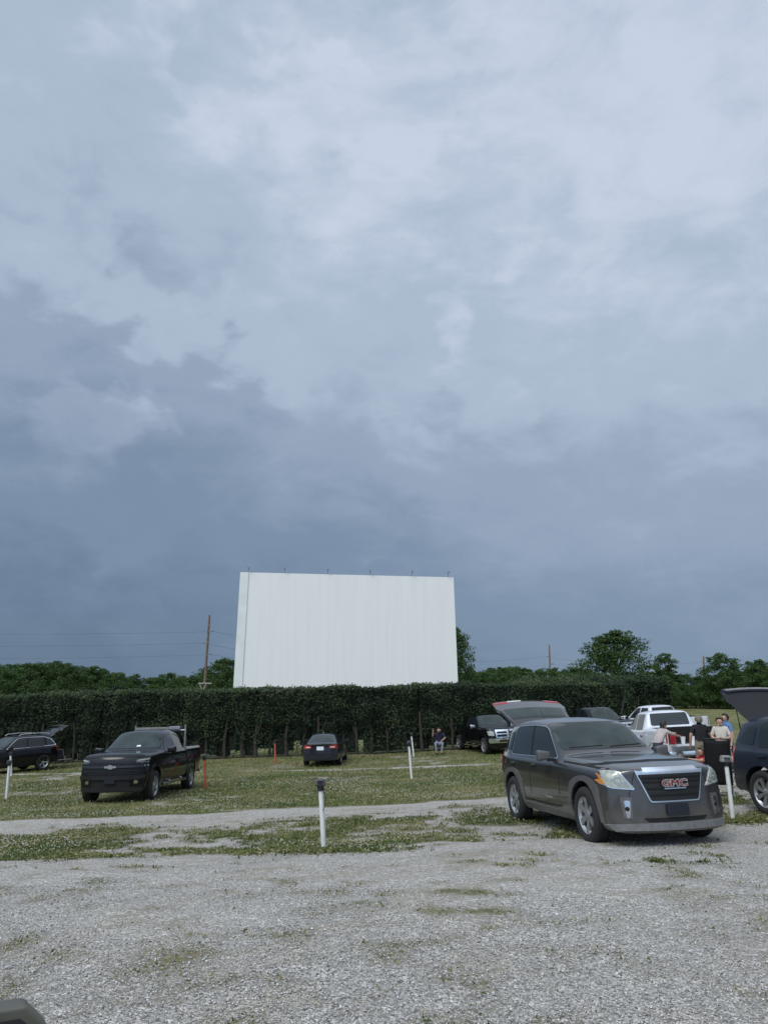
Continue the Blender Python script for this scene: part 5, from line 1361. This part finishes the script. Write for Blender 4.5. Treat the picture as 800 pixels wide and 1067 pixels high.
# ------------------------------------------------------------------ chairs, cups, jug
def folding_chair(loc, az, label, h=1.12, w=.56, tipped=0.0):
    root = empty('folding_chair', loc, -R(az)); tag(root, label, 'folding chair')
    bm = bmesh.new(); z0, z1 = .26, h; y0, y1 = -.05, -.30
    for s in (-1, 1):
        add_tube(bm, (s*w/2, y0, z0-.02), (s*w/2, y1, z1), .013, n=8)
        add_tube(bm, (s*w/2, y0+.05, .38), (s*w/2, .45, .42), .013, n=8)
    add_tube(bm, (-w/2, y1, z1), (w/2, y1, z1), .013, n=8); add_tube(bm, (-w/2, y0, z0), (w/2, y0, z0), .012, n=8); add_tube(bm, (-w/2, .45, .42), (w/2, .45, .42), .012, n=8)
    bm_obj('frame', bm, M['black_plastic'], root, smooth=True, sharp=50)
    for s in (-1, 1):
        for a, b in (((s*w/2, -.22, .0), (s*w/2, .30, .42)), ((s*w/2, .36, .0), (s*w/2, -.12, .50))):
            bm = bmesh.new(); add_tube(bm, a, b, .011, n=8); bm_obj('leg', bm, M['metal_grey'] if a[1] < 0 else M['black_plastic'], root)
        bm = bmesh.new(); add_box(bm, (s*(w/2+.02), .12, .62), (.05,.42,.025)); bevel(bm, .01, 2); bm_obj('armrest', bm, M['black_plastic'], root)
        bm = bmesh.new(); add_tube(bm, (s*(w/2+.01), .28, .60), (s*w/2, .30, .42), .011, n=6); bm_obj('arm_support', bm, M['black_plastic'], root)
    def sling(a, b, bow, nm_):
        bm = bmesh.new(); g1 = []
        for i in range(13):
            t = i/12; p = Vector(a).lerp(Vector(b), t); row = []
            for k in range(9):
                u = k/8; row.append(bm.verts.new((-w/2*.97+w*.97*u, p.y-bow*math.sin(math.pi*u)*math.sin(math.pi*t)-.004, p.z-.02*math.sin(math.pi*u))))
            g1.append(row)
        for i in range(12):
            for k in range(8): bm.faces.new((g1[i][k], g1[i][k+1], g1[i+1][k+1], g1[i+1][k]))
        o = bm_obj(nm_, bm, M['cloth_black'], root, smooth=True); sm = o.modifiers.new('t', 'SOLIDIFY'); sm.thickness = .006
    sling((0, y0, z0), (0, y1, z1-.02), .06, 'backrest'); sling((0, y0+.02, .37), (0, .45, .42), .0, 'seat')
    return root
cb = at_dist(750, 822, 16.6)
folding_chair((cb.x, 16.6, g(cb.x, 16.6)), 20, 'black folding chair with tall fabric back seen from behind, beside the grey SUV', h=1.2, w=.50)
# small camp chair behind the black SUV at left
cc_ = on_ground(63, 800)
ch = folding_chair((cc_.x, cc_.y, cc_.z), 120, 'small folding chair behind the open tailgate of the black SUV at left', h=.85)
for o in ch.children:
    if o.name.startswith('frame') or o.name.startswith('leg'): o.data.materials[0] = M['wood_pale']
bm = bmesh.new(); add_lathe(bm, [(.001,-.11),(.06,-.095),(.105,-.04),(.11,0),(.105,.04),(.06,.095),(.001,.11)], 16, axis='z')
o = bm_obj('ball', bm, M['white_plastic'], None, smooth=True); o.location = on_ground(64.5, 800)+Vector((0,0,.62)); 
bpy.data.objects.remove(o)

def cup(loc, label):
    bm = bmesh.new(); add_lathe(bm, [(.001,0),(.05,0),(.075,.20),(.078,.21),(.07,.205),(.048,.02),(.001,.02)], 20, axis='z')
    bmesh.ops.recalc_face_normals(bm, faces=bm.faces); o = bm_obj('white_cup', bm, M['white_plastic'], None, smooth=True, sharp=40); o.location = loc
    tag(o, label, 'cup', 'white cups on the tailgate'); return o
bpy.context.view_layer.update()
# cups and a jug on the lowered tailgate of the white pickup
MW = white1.root.matrix_world
def on_gate(px):
    best = min((MW @ Vector((-5.18, y/100, .893)) for y in range(-78, 79)), key=lambda v: abs(400+FPX*v.x/(v.y*CP+(v.z-EYE)*SP)-px)); return best
for px, lb in ((711.5, 'left of the two white cups beside the person in black'), (721.5, 'right of the two white cups, close to the hand of the person in black')):
    cup(on_gate(px), lb)
bm = bmesh.new()
add_lathe(bm, [(.001,0),(.08,0),(.09,.03),(.09,.27),(.08,.30),(.001,.30)], 20, axis='z'); jug = bm_obj('drinks_jug', bm, pmat('red_plastic', (.36,.015,.02), .4), None, smooth=True, sharp=40)
jug.location = on_gate(699); tag(jug, 'red drinks jug with white lid below the outstretched hands', 'jug')
bm = bmesh.new(); add_lathe(bm, [(.001,.303),(.083,.302),(.088,.33),(.05,.36),(.001,.365)], 20, axis='z'); bm_obj('lid', bm, M['white_plastic'], jug, smooth=True, sharp=40)
